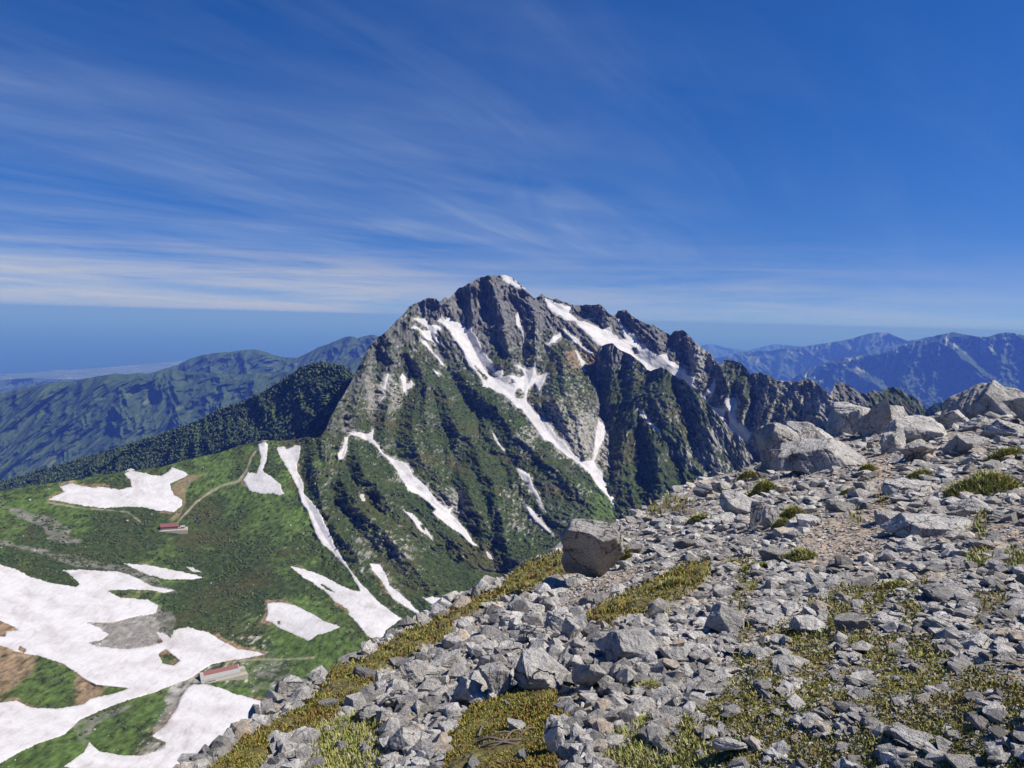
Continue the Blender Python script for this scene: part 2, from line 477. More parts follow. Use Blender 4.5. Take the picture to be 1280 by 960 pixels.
CP = [(420, 800, 1000), (340, 720, 1190), (330, 835, 955)]
for u in (-430, -110, 50, 180, 290):
    for v, d in ((628, 1450), (655, 1372), (682, 1292), (710, 1215), (745, 1130), (800, 1010), (850, 915), (900, 835), (955, 755)):
        CP.append((u, v + 0.026 * (u - 60), d))
CP += [(-140, 618, 1500), (0, 610, 1510), (100, 598, 1550), (200, 583, 1590), (270, 566, 1630), (330, 553, 1660), (405, 545, 1690), (430, 500, 1900),
       (360, 610, 1480), (500, 785, 1060), (560, 765, 1150), (600, 750, 1220), (620, 705, 1420), (700, 690, 1480), (770, 640, 1740),
       (430, 690, 1280), (400, 740, 1160), (440, 540, 1740), (520, 600, 1600), (450, 450, 2120), (470, 425, 2220), (510, 395, 2360), (548, 375, 2470), (615, 346, 2620),
       (580, 420, 2430), (620, 475, 2240), (680, 540, 1990), (740, 590, 1860), (690, 372, 2700), (780, 390, 2780), (853, 413, 2760), (870, 480, 2560), (935, 545, 2330),
       (905, 455, 2600), (940, 465, 2520), (1000, 480, 2430), (1040, 500, 2380), (1120, 487, 2480), (1165, 515, 2450), (900, 620, 2100), (1000, 600, 2150), (1160, 580, 2300),
       (540, 500, 2080), (720, 470, 2350), (640, 420, 2450), (760, 450, 2520), (820, 520, 2330), (830, 620, 1950), (900, 700, 1800), (700, 800, 1150), (500, 900, 880), (1100, 700, 1900)]
CP = np.array(CP, float)
base_tps = TPS(CP[:, :2], 1000.0 / CP[:, 2], 6e-5)

GULLIES = [
 [(550,398),(575,415),(590,435),(605,460),(620,478),(640,495),(660,515),(680,538),(700,558),(720,574),(740,590),(760,617),(775,640)],
 [(684,460),(675,475),(660,490),(650,500)], [(645,455),(655,470),(655,490)],
 [(433,538),(455,546),(478,565),(500,585),(520,607),(540,628),(560,645),(575,660),(590,677),(612,697),(630,720)],
 [(513,398),(530,415),(546,432),(556,458),(575,490),(590,520),(603,545),(615,565)],
 [(525,424),(540,440),(557,460)],
 [(365,556),(360,575),(372,600),(385,632),(402,665),(430,708),(455,738),(480,760),(505,780)],
 [(612,530),(625,556),(640,578),(655,600),(675,630),(692,668)],
 [(752,470),(752,525),(746,560),(741,585)],
 [(683,375),(710,393),(740,410),(765,425),(790,440),(815,458),(840,468),(868,490),(880,500),(905,520),(930,545),(945,570)],
 [(772,398),(785,418),(800,432)],
 [(470,440),(474,470),(468,500),(466,540)], [(505,465),(506,495),(495,525),(490,560)], [(455,430),(440,470),(428,500)],
 [(440,535),(425,575),(418,610),(420,650)],
 [(545,540),(556,568),(558,585),(554,600)], [(590,560),(570,580),(557,600)],
 [(642,380),(650,405),(654,430),(653,455)], [(580,380),(578,400)], [(600,375),(605,410),(618,440)],
 [(700,400),(695,425),(684,450)], [(722,437),(730,465),(740,500)], [(918,490),(920,520)], [(960,470),(935,520)], [(1000,490),(965,550)],
 [(502,637),(525,660),(545,680),(570,705)], [(465,705),(485,738),(520,768)], [(592,470),(575,450),(566,430)],
 [(838,425),(845,450)], [(905,455),(890,480)], [(930,462),(945,500),(940,540)],
]
RIDGES = [
 [(548,376),(553,390),(560,420),(572,445),(585,465),(598,485),(615,495),(625,500),(640,512),(655,535),(668,552),(690,575),(715,600),(745,625)],
 [(500,400),(520,425),(540,455),(550,475),(560,500),(570,525),(585,545),(600,575),(615,600),(625,640),(635,690)],
 [(615,346),(622,380),(632,410),(637,440),(640,462)], [(595,360),(597,390),(610,425),(625,455)], [(655,362),(665,395),(668,430),(672,455)],
 [(690,420),(700,445),(706,475),(715,500),(728,530),(735,560)], [(690,465),(690,490),(700,520),(715,550)], [(704,440),(720,470),(738,505)],
 [(480,415),(487,450),(490,480),(483,520),(478,550)], [(510,400),(522,440),(528,470),(520,500),(515,540),(525,580)], [(535,470),(530,510),(540,560),(548,600),(560,620)],
 [(465,425),(455,455),(447,490),(440,520)], [(437,470),(425,500),(415,530)], [(405,545),(412,575),(432,610),(455,640),(480,665),(510,700),(540,735),(570,755)],
 [(440,560),(452,590),(475,615),(500,640)], [(385,550),(392,590),(402,630),(425,670),(450,700)], [(650,590),(668,600),(680,620),(690,650)],
 [(625,535),(635,555),(648,575),(660,590)], [(690,372),(705,385)], [(745,382),(765,395)], [(700,408),(730,408),(745,425),(765,440)], [(780,388),(800,410),(822,430)],
 [(853,413),(845,435),(838,455)], [(853,413),(868,445),(872,475)], [(900,455),(912,490),(905,505)], [(935,462),(928,490),(930,520)], [(960,470),(955,500),(948,540)],
 [(1000,478),(985,510),(970,550)], [(1040,490),(1020,520)], [(580,600),(595,640),(605,670)], [(330,555),(335,585),(355,590)], [(620,495),(628,520),(640,545)],
]
# paint plan: where what grows.  (u, v, radius, dark rock, pale rock, scrub, meadow, soil)
PLAN = np.array([
 (615,365,30,1,0,0,0,0),(580,380,22,1,.1,0,0,0),(545,388,16,.8,.2,.25,0,0),(500,420,25,.6,.2,.5,0,.1),(470,440,20,.6,.2,.55,0,.1),(600,415,25,1,0,0.1,0,0),(632,400,22,1,0,.15,0,.05),
 (625,435,18,.5,0,.75,0,0),(650,440,18,.5,.3,.4,0,0),(690,445,22,.4,.2,.5,0,.4),(722,455,18,.1,.1,.35,.1,.8),(715,480,15,.1,.2,.6,.2,.3),(700,500,25,.2,.6,.7,.1,0),(730,545,25,.2,.8,.5,0,0),
 (585,460,14,.5,.1,.6,0,0),(560,440,18,.6,.2,.5,0,.2),(560,500,20,.3,.1,.8,0,0),(520,450,18,.4,.2,.8,0,.1),(520,520,22,.2,.3,.9,0,0),(490,500,15,.1,.5,.4,0,.4),(478,530,15,.1,.1,.8,.1,0),
 (470,490,8,.1,.8,.3,0,0),(457,470,10,.5,.5,.4,0,0),(466,510,7,.1,.9,.2,0,0),(430,490,20,.8,.1,.55,0,0),(412,520,16,.7,.1,.7,0,0),(445,480,10,.7,.1,.5,0,0),(450,515,12,.1,.1,.8,.5,0),(440,500,8,.1,.6,.3,0,0),
 (540,570,25,.2,.4,.9,0,0),(505,590,10,.1,.8,.4,0,0),(480,580,20,.1,.5,.7,.1,0),(560,625,14,.1,.9,.6,0,0),(600,590,25,.2,.1,1,0,0),(640,560,18,.5,.1,.8,0,0),(655,555,12,.2,.8,.3,0,.1),
 (675,570,10,.5,.1,.8,0,0),(700,600,25,.7,.1,.8,0,0),(725,610,10,.1,.1,.5,.6,0),(745,625,10,.1,.1,.4,.7,0),(640,620,12,.1,.4,.6,.1,.4),(655,650,14,.1,.4,.4,.3,.3),(620,670,25,.1,.2,1,0,0),(640,690,16,.1,.2,.8,.3,0),
 (500,630,25,.1,.1,1,0,0),(465,590,20,.1,.05,1,.1,0),(530,660,20,.1,.1,.8,.3,0),(500,690,25,.1,.5,.6,.4,.1),(560,720,25,0,.1,1,.1,0),(470,680,18,.1,.4,.6,.2,.3),(490,715,15,.1,.2,.4,.3,.5),(560,690,20,.1,.05,1,.1,0),
 (405,570,20,0,.1,.6,.5,.2),(395,620,20,0,.1,.9,.3,0),(370,640,25,0,0,.3,.9,0),(330,650,25,0,0,.5,.8,0),(270,690,30,0,0,.8,.5,0),(255,570,22,0,0,.4,.8,0),(310,570,18,0,.1,.5,.6,.2),(150,660,28,0,0,.9,.5,0),
 (90,640,25,0,0,.3,.9,.1),(20,640,28,0,0,.5,.8,.1),(60,685,28,0,0,.9,.4,0),(200,690,30,0,0,.6,.7,0),(280,740,30,0,0,.9,.5,0),(340,700,30,0,0,.7,.6,.1),(400,690,25,0,.1,.6,.5,.1),(400,790,25,0,0,.3,1,0),(440,770,20,0,0,.6,.6,.1),
 (300,790,18,0,.3,.3,.4,.6),(60,860,25,0,0,.5,.8,.4),(20,830,18,0,0,.3,.3,1),(150,895,28,0,.1,.5,.9,.1),(60,938,20,0,0,.3,1,0),(190,930,18,0,.5,.3,.2,.5),(20,780,18,0,0,.1,.1,1),(110,860,15,0,.1,.2,.1,1),
 (230,880,12,0,.7,.1,.1,.4),(320,840,20,0,.5,.3,.7,.2),(40,720,18,0,0,.7,.6,.2),(150,790,18,0,1,.1,.1,.3),(130,555,30,0,.1,.6,.6,.1),
 (720,390,22,1,.1,0,0,0),(790,405,25,1,.1,.05,0,0),(760,400,20,1,.1,.05,0,0),(850,430,22,.8,.4,.25,0,0),(880,450,18,.3,.7,.45,0,0),(830,425,16,1,.1,.05,0,0),(905,475,15,.6,.2,.6,0,0),(930,480,16,.4,.3,.7,0,0),
 (960,490,16,.3,.6,.6,0,0),(1000,490,18,.3,.7,.5,0,0),(1030,490,16,.3,.8,.3,0,0),(980,520,20,.5,.4,.6,0,0),(1060,488,14,.9,.2,.3,0,0),(1120,492,20,.7,.1,.8,0,0),(745,500,14,.8,.2,.5,0,0),(900,540,20,.3,.4,.6,0,0),
], float)
COLS = np.array([(0.136, 0.134, 0.126), (0.262, 0.250, 0.220), (0.042, 0.061, 0.020), (0.078, 0.120, 0.030), (0.225, 0.160, 0.095)])

TRAIL = [(222,653),(232,642),(245,628),(262,615),(280,606),(298,602),(308,588),(314,572),(324,558),(332,550)]
TRAIL2 = [(60,628),(100,635),(130,637),(160,640),(175,652)]
TRAIL3 = [(300,826),(330,824),(360,824),(392,822)]
SCREE = [[(-40,668),(0,675),(60,688),(110,700),(150,706),(185,718),(215,735),(222,741),(205,742),(185,733),(150,716),(90,706),(60,694),(0,680),(-40,675)],
         [(0,632),(20,636),(60,646),(88,660),(85,668),(60,662),(20,645)], [(195,757),(215,765),(222,775),(214,795),(200,792),(190,805),(155,810),(110,803),(128,795),(135,780),(160,776),(190,770)],
         [(422,522),(430,516),(434,505),(437,520),(448,538),(436,539),(428,537)], [(458,470),(466,472),(470,500),(468,530),(465,540),(462,520),(460,495)],
         [(85,905),(130,890),(170,880),(120,905),(105,930)], [(225,870),(235,862),(212,898),(198,920),(190,925),(200,895)], [(55,660),(90,672),(110,676),(90,680),(60,675)],
         [(290,845),(330,840),(370,845),(385,860),(340,850)]]
BROWN = [[(212,612),(222,602),(236,594),(250,592),(258,592),(240,602),(232,612),(232,628),(225,645),(218,650),(210,650),(222,640),(230,630)]]
REDS = [[(905,515),(910,513),(913,533),(903,527)]]


def plan_mix(u, v, X, Y):
    """ground cover weights at photo pixel (u,v); X,Y are slope coordinates in metres for breaking the edges up"""
    wu = u + 10 * fbm(X, Y, 90, 4, 0.6, 50); wv = v + 9 * fbm(X, Y, 90, 4, 0.6, 60)
    acc = np.zeros(u.shape + (5,)); tot = np.full(u.shape, 1e-9)
    for row in PLAN:
        w = np.exp(-np.minimum(((wu - row[0]) ** 2 + (wv - row[1]) ** 2) / (row[2] ** 2) * 0.9, 40)) + 1e-7 / (1 + ((wu - row[0]) ** 2 + (wv - row[1]) ** 2) * 1e-3) ** 2
        tot += w
        for k in range(5):
            if row[3 + k]:
                acc[..., k] += w * row[3 + k]
    return acc / tot[..., None]


def massif_fields(u, v, gul=GULLIES, rid=RIDGES, base=None, sdf=True, amp=1.0, ramp=1.0):
    d0 = 1000.0 / base_tps(u, v) if base is None else base(u, v)
    mpp = d0 / FPX
    dg = np.full(u.shape, 60.0); dr = np.full(u.shape, 60.0)
    wob = 1.6 * fbm(u, v, 22, 3, 0.5, 5); wob2 = 1.6 * fbm(u, v, 22, 3, 0.5, 8)
    for g in gul: dg = np.minimum(dg, seg_dist(u + wob, v + wob2, g))
    for r in rid: dr = np.minimum(dr, seg_dist(u + wob, v + wob2, r))
    span = dg + dr
    rel = (dg / (span + 1e-6) - 0.5) * 2 * np.minimum(span, 34.0) * mpp * 1.12
    steep = sstep(1020, 1420, d0)                       # valley floor is gentle, mountain face is rough
    lowleft = sstep(415, 335, u) * sstep(545, 560, v)
    steep = steep * (1 - 0.92 * lowleft)
    steep = np.maximum(steep, sstep(380, 440, u) * sstep(0, 60, 1600 - d0 + 900) * 0.35)
    X = (u - 640) * d0 / FPX
    Y = d0 * 1.25 + (v - 480) * 0.4
    wx = X + 40 * fbm(X, Y, 170, 3, 0.5, 11); wy = Y + 40 * fbm(X, Y, 170, 3, 0.5, 17)
    sm = 1.0
    if sdf:
        s = bil(SDF, u, v)
        sm = 1 - 0.93 * sstep(-3.5, 1.0, s)
        rel = rel * (1 - 0.5 * sstep(-26, -4, s))
    # ribs run down the fall line
    rn = ridged(wx - 0.10 * wy, wy * 0.40, 120, 6, 0.55, 20) - 0.45
    r2 = ridged(wx + 12 * fbm(X, Y, 40, 3, 0.6, 33), wy * 0.55, 42, 6, 0.62, 30) - 0.45
    fine = fbm(X, Y * 0.7, 15, 5, 0.68, 40)
    crag = sstep(470, 400, v - 0.10 * np.abs(u - 640)) * 0.5 + 0.75
    r3 = ridged(X + 6 * fine, Y * 0.75, 19, 4, 0.6, 36) - 0.45
    lay = (0.75 * Y + 0.55 * X + 22 * fbm(X, Y, 90, 3, 0.5, 38)) / 24.0
    lay2 = (0.5 * Y - 0.8 * X + 22 * fbm(X, Y, 80, 3, 0.5, 39)) / 31.0
    ledge = np.abs((lay % 1.0) - 0.5) * 2 - 0.5 + 0.8 * ((lay2 % 1.0) ** 2 - 0.4)
    rough = steep * (26 * rn + 22 * r2 * crag + 9.0 * r3 * crag + 9.0 * fine * crag + 3.6 * ledge * crag) * amp
    gentle = (1 - steep) * (14 * fbm(X, Y, 150, 4, 0.5, 70) + 1.6 * fbm(X, Y, 18, 4, 0.6, 77))
    clump = perlin(X / 6.5, Y / 5.0, 43) + 0.6 * perlin(X / 3.4, Y / 2.6, 47)
    d = d0 - rel * (0.10 + 0.90 * steep) * ramp - sm * (rough + gentle + clump * (1.1 + 1.6 * steep))
    return d, d0, X, Y, steep, rel


def facing(P):
    """upward component of the surface normal on a (rows, cols) grid"""
    gu = np.gradient(P, axis=1); gv = np.gradient(P, axis=0)
    n = np.cross(gv, gu)
    n /= np.linalg.norm(n, axis=-1, keepdims=True) + 1e-12
    return n * np.sign((n * -P).sum(-1, keepdims=True))


def cover_colour(u, v, X, Y, n, rel, mix=None, snow=True):
    w = plan_mix(u, v, X, Y) if mix is None else mix.copy()
    up = n[..., 2]
    hi = fbm(X, Y, 9, 4, 0.65, 90)
    hm = fbm(X, Y, 34, 4, 0.6, 95)
    # plants hold on where it is less steep, rock breaks out where it is steep and on rib crests
    w[..., 2] += 0.55 * (up - 0.58) + 0.62 * hm + 0.40 * hi - 0.10
    w[..., 0] += -0.45 * (up - 0.55) + 0.28 * fbm(X, Y * 0.6, 16, 4, 0.65, 101)
    w[..., 1] += 0.05 - 0.50 * (up - 0.55) + 0.46 * fbm(X, Y * 0.6, 22, 5, 0.65, 111) + 0.10 * np.clip(rel / 40, -1, 1)
    tk_ = fbm(X, Y, 24, 4, 0.6, 119)
    w[..., 2] += 0.55 * tk_
    w[..., 3] += 0.75 * fbm(X, Y * 0.6, 60, 5, 0.62, 121) - 0.10
    w[..., 4] += 0.40 * fbm(X, Y * 0.5, 40, 4, 0.6, 131) - 0.22
    if snow:
        s = bil(SDF, u + 1.5 * hm, v)
        valley = sstep(520, 420, u) * sstep(540, 575, v)
        rimn = fbm(X, Y, 110, 4, 0.55, 141)
        w[..., 4] += valley * np.clip(0.35 + 2.4 * rimn, 0, 1.2) * sstep(-7.0, -1.0, s + 4.0 * rimn)
        w[..., 1] += (1 - valley) * 0.5 * sstep(-5, -1, s)
    # stones peeping out of the scrub, strung out down the slope; small bushes on the rock
    dots = perlin(X / 7.0, Y / 13.0, 181) + 0.5 * perlin(X / 3.5, Y / 6.0, 185)
    zone = fbm(X, Y, 80, 3, 0.55, 188)
    w[..., 1] += 1.0 * np.clip(dots - 0.42 + 0.6 * zone, 0, 0.6)
    w[..., 2] += 0.6 * np.clip(-dots - 0.30 + 0.5 * zone, 0, 0.6)
    e = np.exp(np.clip(w * 13.0, -30, 30)); e /= e.sum(-1, keepdims=True)
    pal = COLS * np.array([1, 1, 1, 1, 1])[:, None]
    c = e @ pal
    # species and moisture patches
    c = c * (1 + 0.22 * fbm(X, Y, 70, 3, 0.5, 151))[..., None]
    rockw = (e[..., 0] + e[..., 1])[..., None]
    tint = np.stack([1 + 0.10 * hm, 1 + 0 * hm, 1 - 0.10 * hm], -1)
    c = c * (rockw * tint + (1 - rockw))
    c = c * np.clip(1 + 0.55 * np.clip(dots, -1, 1) + 0.40 * hi, 0.25, 2.2)[..., None]
    olive = np.clip(fbm(X, Y, 120, 3, 0.5, 161) * 1.6, 0, 1)[..., None] * e[..., 2:3]
    c = c * (1 - olive) + olive * np.array([0.075, 0.068, 0.026])
    return c, e


def paint_lines(c, u, v, X, Y):
    def lay(m, col):
        return c * (1 - m[..., None]) + m[..., None] * np.array(col)
    j = 1.5 * fbm(X, Y, 20, 3, 0.6, 171)
    for t, wd in ((TRAIL, 1.25), (TRAIL2, 0.7), (TRAIL3, 1.2)):
        wloc = wd * np.interp(v, [550, 600, 655], [0.6, 1.2, 0.9]) if t is TRAIL else wd
        c = lay(sstep(wloc + 1.0, wloc - 1.0, seg_dist(u, v, t) + 0.9 * j) * np.clip(0.75 + 0.9 * fbm(X, Y, 25, 3, 0.6, 175), 0, 1), (0.30, 0.265, 0.19))
    for p in SCREE:
        sdp = poly_sd(u, v, p) + 5.0 * fbm(X, Y, 60, 5, 0.6, 177)
        c = lay(sstep(-1.4, 1.4, sdp) * np.clip(0.55 + 1.5 * fbm(X, Y, 20, 5, 0.65, 178), 0, 1), (0.215, 0.198, 0.180))
    for p in BROWN:
        c = lay(sstep(-1.4, 1.4, poly_sd(u, v, p) + j) * np.clip(0.7 + 0.8 * fbm(X, Y, 30, 4, 0.6, 179), 0, 1), (0.235, 0.175, 0.105))
    for p in REDS:
        c = lay(sstep(-1, 1, poly_sd(u, v, p) + 0.5 * j), (0.25, 0.17, 0.15))
    return c


def build_sheet(name, us, top, bot, nr, dist_fn, colour_fn, mat, back=(30, 90, 240), drop=0.9, foot=None, vpow=1.0, split=None):
    uu = np.repeat(us[None], nr, 0)
    t = (np.linspace(0, 1, nr) ** vpow)[:, None]
    vv = top(us)[None] * (1 - t) + bot(us)[None] * t
    d, extra = dist_fn(uu, vv)
    P = dirs(uu, vv) * d[..., None]
    n = facing(P)
    c = colour_fn(uu, vv, n, extra)
    rows = [P]; cols = [c]
    for b in back:                                    # the far side of the ridge
        h = P[0] / np.linalg.norm(P[0, :, :2], axis=-1)[:, None]
        q = P[0] + np.stack([h[:, 0] * b, h[:, 1] * b, -drop * b + 0 * h[:, 0]], -1)
        rows.insert(0, q[None]); cols.insert(0, c[:1])
    P2 = np.concatenate(rows, 0); c2 = np.concatenate(cols, 0)
    f = grid_faces(P2.shape[0], P2.shape[1])[:, ::-1]
    o = mesh_obj(name, P2.reshape(-1, 3), f, mat, smooth=True, attrs={'Col': c2.reshape(-1, 3)})
    return o, P


M_MASSIF = terrain_mat('alpine_slopes', 0.11, 0.30, 0.9, 4.0)

SKYLINE = [(-460,650),(-150,634),(-60,622),(0,613),(50,606),(100,599),(150,590),(200,584),(240,573),(270,567),(300,557),(320,552),(335,550),(350,551),(370,549),(385,546),(395,548),(402,544),(408,535),(414,520),(422,505),(430,493),(436,482),(441,473),(446,462),(452,452),(460,437),
 (468,426),(474,421),(482,415),(490,407),(496,400),(502,396),(508,388),(512,383),(520,379),(528,375),(534,373),(540,372.5),(546,374),(549,377),(552,376),(554,373),(557,371),(560,374),(564,371),(568,366),(573,361),(579,358),(586,354),(594,350),(602,346.5),(610,344.5),(618,344),(626,344.5),(632,347),(640,352),(648,357),(655,361),(662,368),(668,373),(673,371),(677,367),(680,369),(684,372),(690,374),(697,373),(702,377),(708,378),(714,381),(722,382),(732,381),(742,381),(749,380),(756,386),(762,393),(768,395),(773,389),(779,387),(784,388),(790,395),(800,401),(810,405),(818,407),(826,412),(834,417),(838,419),(841,415),(846,413),(853,412),(860,418),(868,427),(878,435),(888,443),(896,452),(901,457),(904,451),(908,449),(916,451),(926,453),(932,460),(938,468),(944,466),(950,465),(956,468),(962,470),(968,474),(976,477),(984,476),(992,478),(1000,476),(1008,473),(1016,476),(1026,483),(1036,492),(1041,488),(1043,480),(1049,478),(1056,479),(1064,483),(1072,490),(1082,492),(1092,488),(1100,490),(1108,486),(1116,483),(1124,486),(1134,492),(1144,497),(1152,503),(1160,514),(1166,522),(1175,540),(1200,575)]


def rocky_top(sky, seed, a=1.0):
    f = lin(sky)
    return lambda u: f(u) + a * (sstep(400, 430, u) + 0.12) * (1.7 * fbm(u, 0 * u, 9, 4, 0.65, seed) - 1.3 * np.clip(ridged(u, 0 * u + 3.3, 16, 3, 0.5, seed + 9) - 0.5, 0, 1))


def massif_dist(u, v):
    r = massif_fields(u, v)
    return r[0], r


def massif_col(u, v, n, r):
    c, e = cover_colour(u, v, r[2], r[3], n, r[5])
    return paint_lines(c, u, v, r[2], r[3])


us_main = np.concatenate([np.arange(-450, -150, 3.0), np.arange(-150, 1190, 0.8)])
bot_main = lin([(-450, 1200), (230, 1130), (540, 1060), (700, 1000), (800, 950), (900, 890), (1000, 840), (1190, 760)])
massif, P_main = build_sheet('mountain', us_main, rocky_top(SKYLINE, 200), bot_main, 740, massif_dist, massif_col, M_MASSIF, back=(15, 60, 200, 600))
tag(massif, kind='structure')

# ------------------------------------------------------------------ front rock spur (stands clear of the face behind it)
SPUR_TOP = [(738,520),(741,480),(744,446),(748,436),(752,432),(759,430),(766,429),(771,434),(776,438),(788,443),(798,450),(804,456),(809,462),(814,464),(820,461),(826,459),(832,461),(838,466),(847,472),(856,475),(861,481),(866,487),(875,495),(885,505),(895,515),(905,528),(912,537),(920,541),(928,549),(933,560),(940,570),(948,590),(955,620)]
SP = np.array([(738,520,2230),(744,446,2440),(766,429,2420),(798,450,2360),(814,464,2300),(827,459,2240),(856,475,2180),(885,505,2120),(912,537,2080),(940,570,2050),(740,600,1900),(760,640,1760),(790,560,1990),(830,560,1960),(870,600,1900),(830,640,1780),(900,640,1800),(950,640,1850),(800,500,2130)], float)
spur_tps = TPS(SP[:, :2], 1000.0 / SP[:, 2], 2e-4)
SPUR_G = [[(812,465),(800,495),(775,520),(755,560),(748,600)],[(795,508),(815,528),(835,555),(842,585),(840,620)],[(775,440),(778,470),(772,505),(752,530)],[(748,440),(752,480),(756,520)],[(860,520),(868,560),(862,590)],[(800,540),(805,600)],[(838,466),(845,500),(850,530)],[(905,560),(890,590),(885,620)]]
SPUR_R = [[(766,429),(765,455),(770,480),(765,500)],[(788,443),(795,470),(790,495)],[(827,459),(812,485),(800,503),(788,520),(775,560),(768,610)],[(827,459),(830,490),(838,530),(855,560),(870,600)],[(856,475),(872,510),(885,545),(900,580),(905,610)],[(800,505),(815,545),(825,590),(828,640)],[(885,505),(905,540),(925,575)],[(752,432),(748,470)]]
SPLAN = [(766,450,18,.8,.3,.4,0,0),(780,480,18,.3,.2,1,0,0),(755,490,12,.3,.1,1,0,0),(800,470,12,.5,.4,.6,0,0),(827,470,14,.3,.2,1,0,0),(820,500,16,.6,.3,.7,0,0),(850,520,18,.6,.3,.75,0,0),(865,500,14,.3,.4,.9,0,0),(790,560,22,.3,.1,1.1,.1,0),(815,590,18,.3,.1,1.1,.1,0),(770,590,16,.4,.2,1,0,0),(890,550,18,.3,.6,.8,0,0),(880,580,14,.2,.8,.6,0,0),(915,560,12,.3,.7,.7,0,0),(860,600,16,.3,.2,1.1,0,0),(835,560,14,.4,.3,1,0,0),(930,580,12,.2,.6,.8,0,0)]


def spur_dist(u, v):
    r = massif_fields(u, v, SPUR_G, SPUR_R, lambda a, b: 1000.0 / spur_tps(a, b), sdf=False, amp=1.35, ramp=0.58)
    s = poly_sd(u, v, SPUR_SNOW['poly'])
    return r[0], r


def spur_col(u, v, n, r):
    global PLAN
    keep = PLAN; PLAN = np.array(SPLAN, float)
    m = plan_mix(u, v, r[2], r[3]); PLAN = keep
    c, e = cover_colour(u, v, r[2], r[3], n, r[5], m, snow=False)
    return c


us_sp = np.arange(738, 955.1, 0.7)
spur, P_spur = build_sheet('rock_spur', us_sp, rocky_top(SPUR_TOP, 260, 0.8), lambda u: 700 + 0 * u, 330, spur_dist, spur_col, M_MASSIF, back=(15, 60, 150), drop=1.3)
spur.name = 'mountain_spur'
tag(spur, kind='structure')

# ------------------------------------------------------------------ snow: every patch is its own sheet lying in its hollow
m, t, b = new_mat('old_snow', 0.75, 0.3)
tc_ = t.n('ShaderNodeTexCoord')
d1 = t.noise(tc_.outputs['Object'], 0.035, 6, 0.65, 0.4)
mpn = t.n('ShaderNodeMapping'); mpn.inputs['Scale'].default_value = (0.25, 0.05, 0.25); t.l(tc_.outputs['Object'], mpn.inputs[0])
d2 = t.noise(mpn.outputs[0], 1.0, 5, 0.6, 0.8)
at_dirt = t.n('ShaderNodeAttribute', attribute_name='dirt')
f = t.math('ADD', t.ramp(d1, [(0.42, 0.0), (0.75, 0.55)]), t.ramp(d2, [(0.5, 0.0), (0.85, 0.55)]))
f = t.math('ADD', f, at_dirt.outputs['Fac'], clamp=True)
t.l(t.mix(f, (0.585, 0.57, 0.575), (0.31, 0.28, 0.265)), b.inputs['Base Color'])
d3 = t.noise(tc_.outputs['Object'], 0.16, 4, 0.6)
cups = t.n('ShaderNodeTexVoronoi', feature='SMOOTH_F1'); cups.inputs['Scale'].default_value = 0.22
t.l(tc_.outputs['Object'], cups.inputs['Vector'])
bump(t, b, t.math('ADD', d3, t.math('MULTIPLY', cups.outputs['Distance'], 0.35)), 0.55, 1.3)
M_SNOW = m


def snow_sheet(name, spec, fields, label, step=0.6):
    p = np.array(spec['poly'], float)
    lo = p.min(0) - 4; hi = p.max(0) + 4
    st = step if (hi - lo).prod() < 16000 else 0.8
    us = np.arange(lo[0], hi[0], st); vs = np.arange(lo[1], hi[1], st)
    uu, vv = np.meshgrid(us, vs)
    sd = poly_sd(uu, vv, p)
    for h in spec.get('holes', []):
        sd = np.minimum(sd, -poly_sd(uu, vv, h))
    d, d0, X, Y, steep, rel = fields(uu, vv)
    sdj = sd + 2.1 * fbm(X, Y * 0.6, 24, 6, 0.70, 300) + 1.0 * fbm(uu, vv, 3.2, 2, 0.6, 305) + 0.2
    mpp = d0 / FPX
    tk = np.clip(sdj, -2.5, 1.6) * mpp * 0.6
    dd = d - tk - 0.5 * mpp * fbm(X, Y, 30, 3, 0.5, 310) * sstep(1, 4, sdj)
    P = dirs(uu, vv) * dd[..., None]
    k = sdj > -2.6
    kf = k[:-1, :-1] & k[1:, :-1] & k[1:, 1:] & k[:-1, 1:]
    f = grid_faces(len(vs), len(us), kf)[:, ::-1]
    used = np.unique(f); remap = np.full(uu.size, -1); remap[used] = np.arange(len(used))
    lines = ridged(X + 0.3 * Y, Y * 0.55, 95, 4, 0.6, 325)
    dirt = 0.30 * sstep(1.6, -0.3, sdj) + 0.40 * sstep(0.50, 0.80, lines) * sstep(-0.1, 0.4, fbm(X, Y, 150, 3, 0.5, 327)) + 0.25 * np.clip(fbm(X, Y, 60, 3, 0.5, 320), 0, 1)
    o = mesh_obj(name, P.reshape(-1, 3)[used], remap[f], M_SNOW, smooth=True, attrs={'dirt': dirt.ravel()[used]})
    tag(o, label, 'snow patch', 'snow patches left on the mountain and in the valley')
    return o


for k, s in SNOW.items():
    snow_sheet('snow_patch', s, massif_fields, s['label'])
snow_sheet('snow_patch', SPUR_SNOW, lambda u, v: massif_fields(u, v, SPUR_G, SPUR_R, lambda a, b_: 1000.0 / spur_tps(a, b_), sdf=False, amp=1.35, ramp=0.58), SPUR_SNOW['label'])

# ------------------------------------------------------------------ ridges farther off
M_FAR = terrain_mat('distant_hills', 0.012, 0.30, 0.9, 25.0)
M_FOREST = terrain_mat('forested_ridge', 0.07, 0.45, 1.0, 7.0)


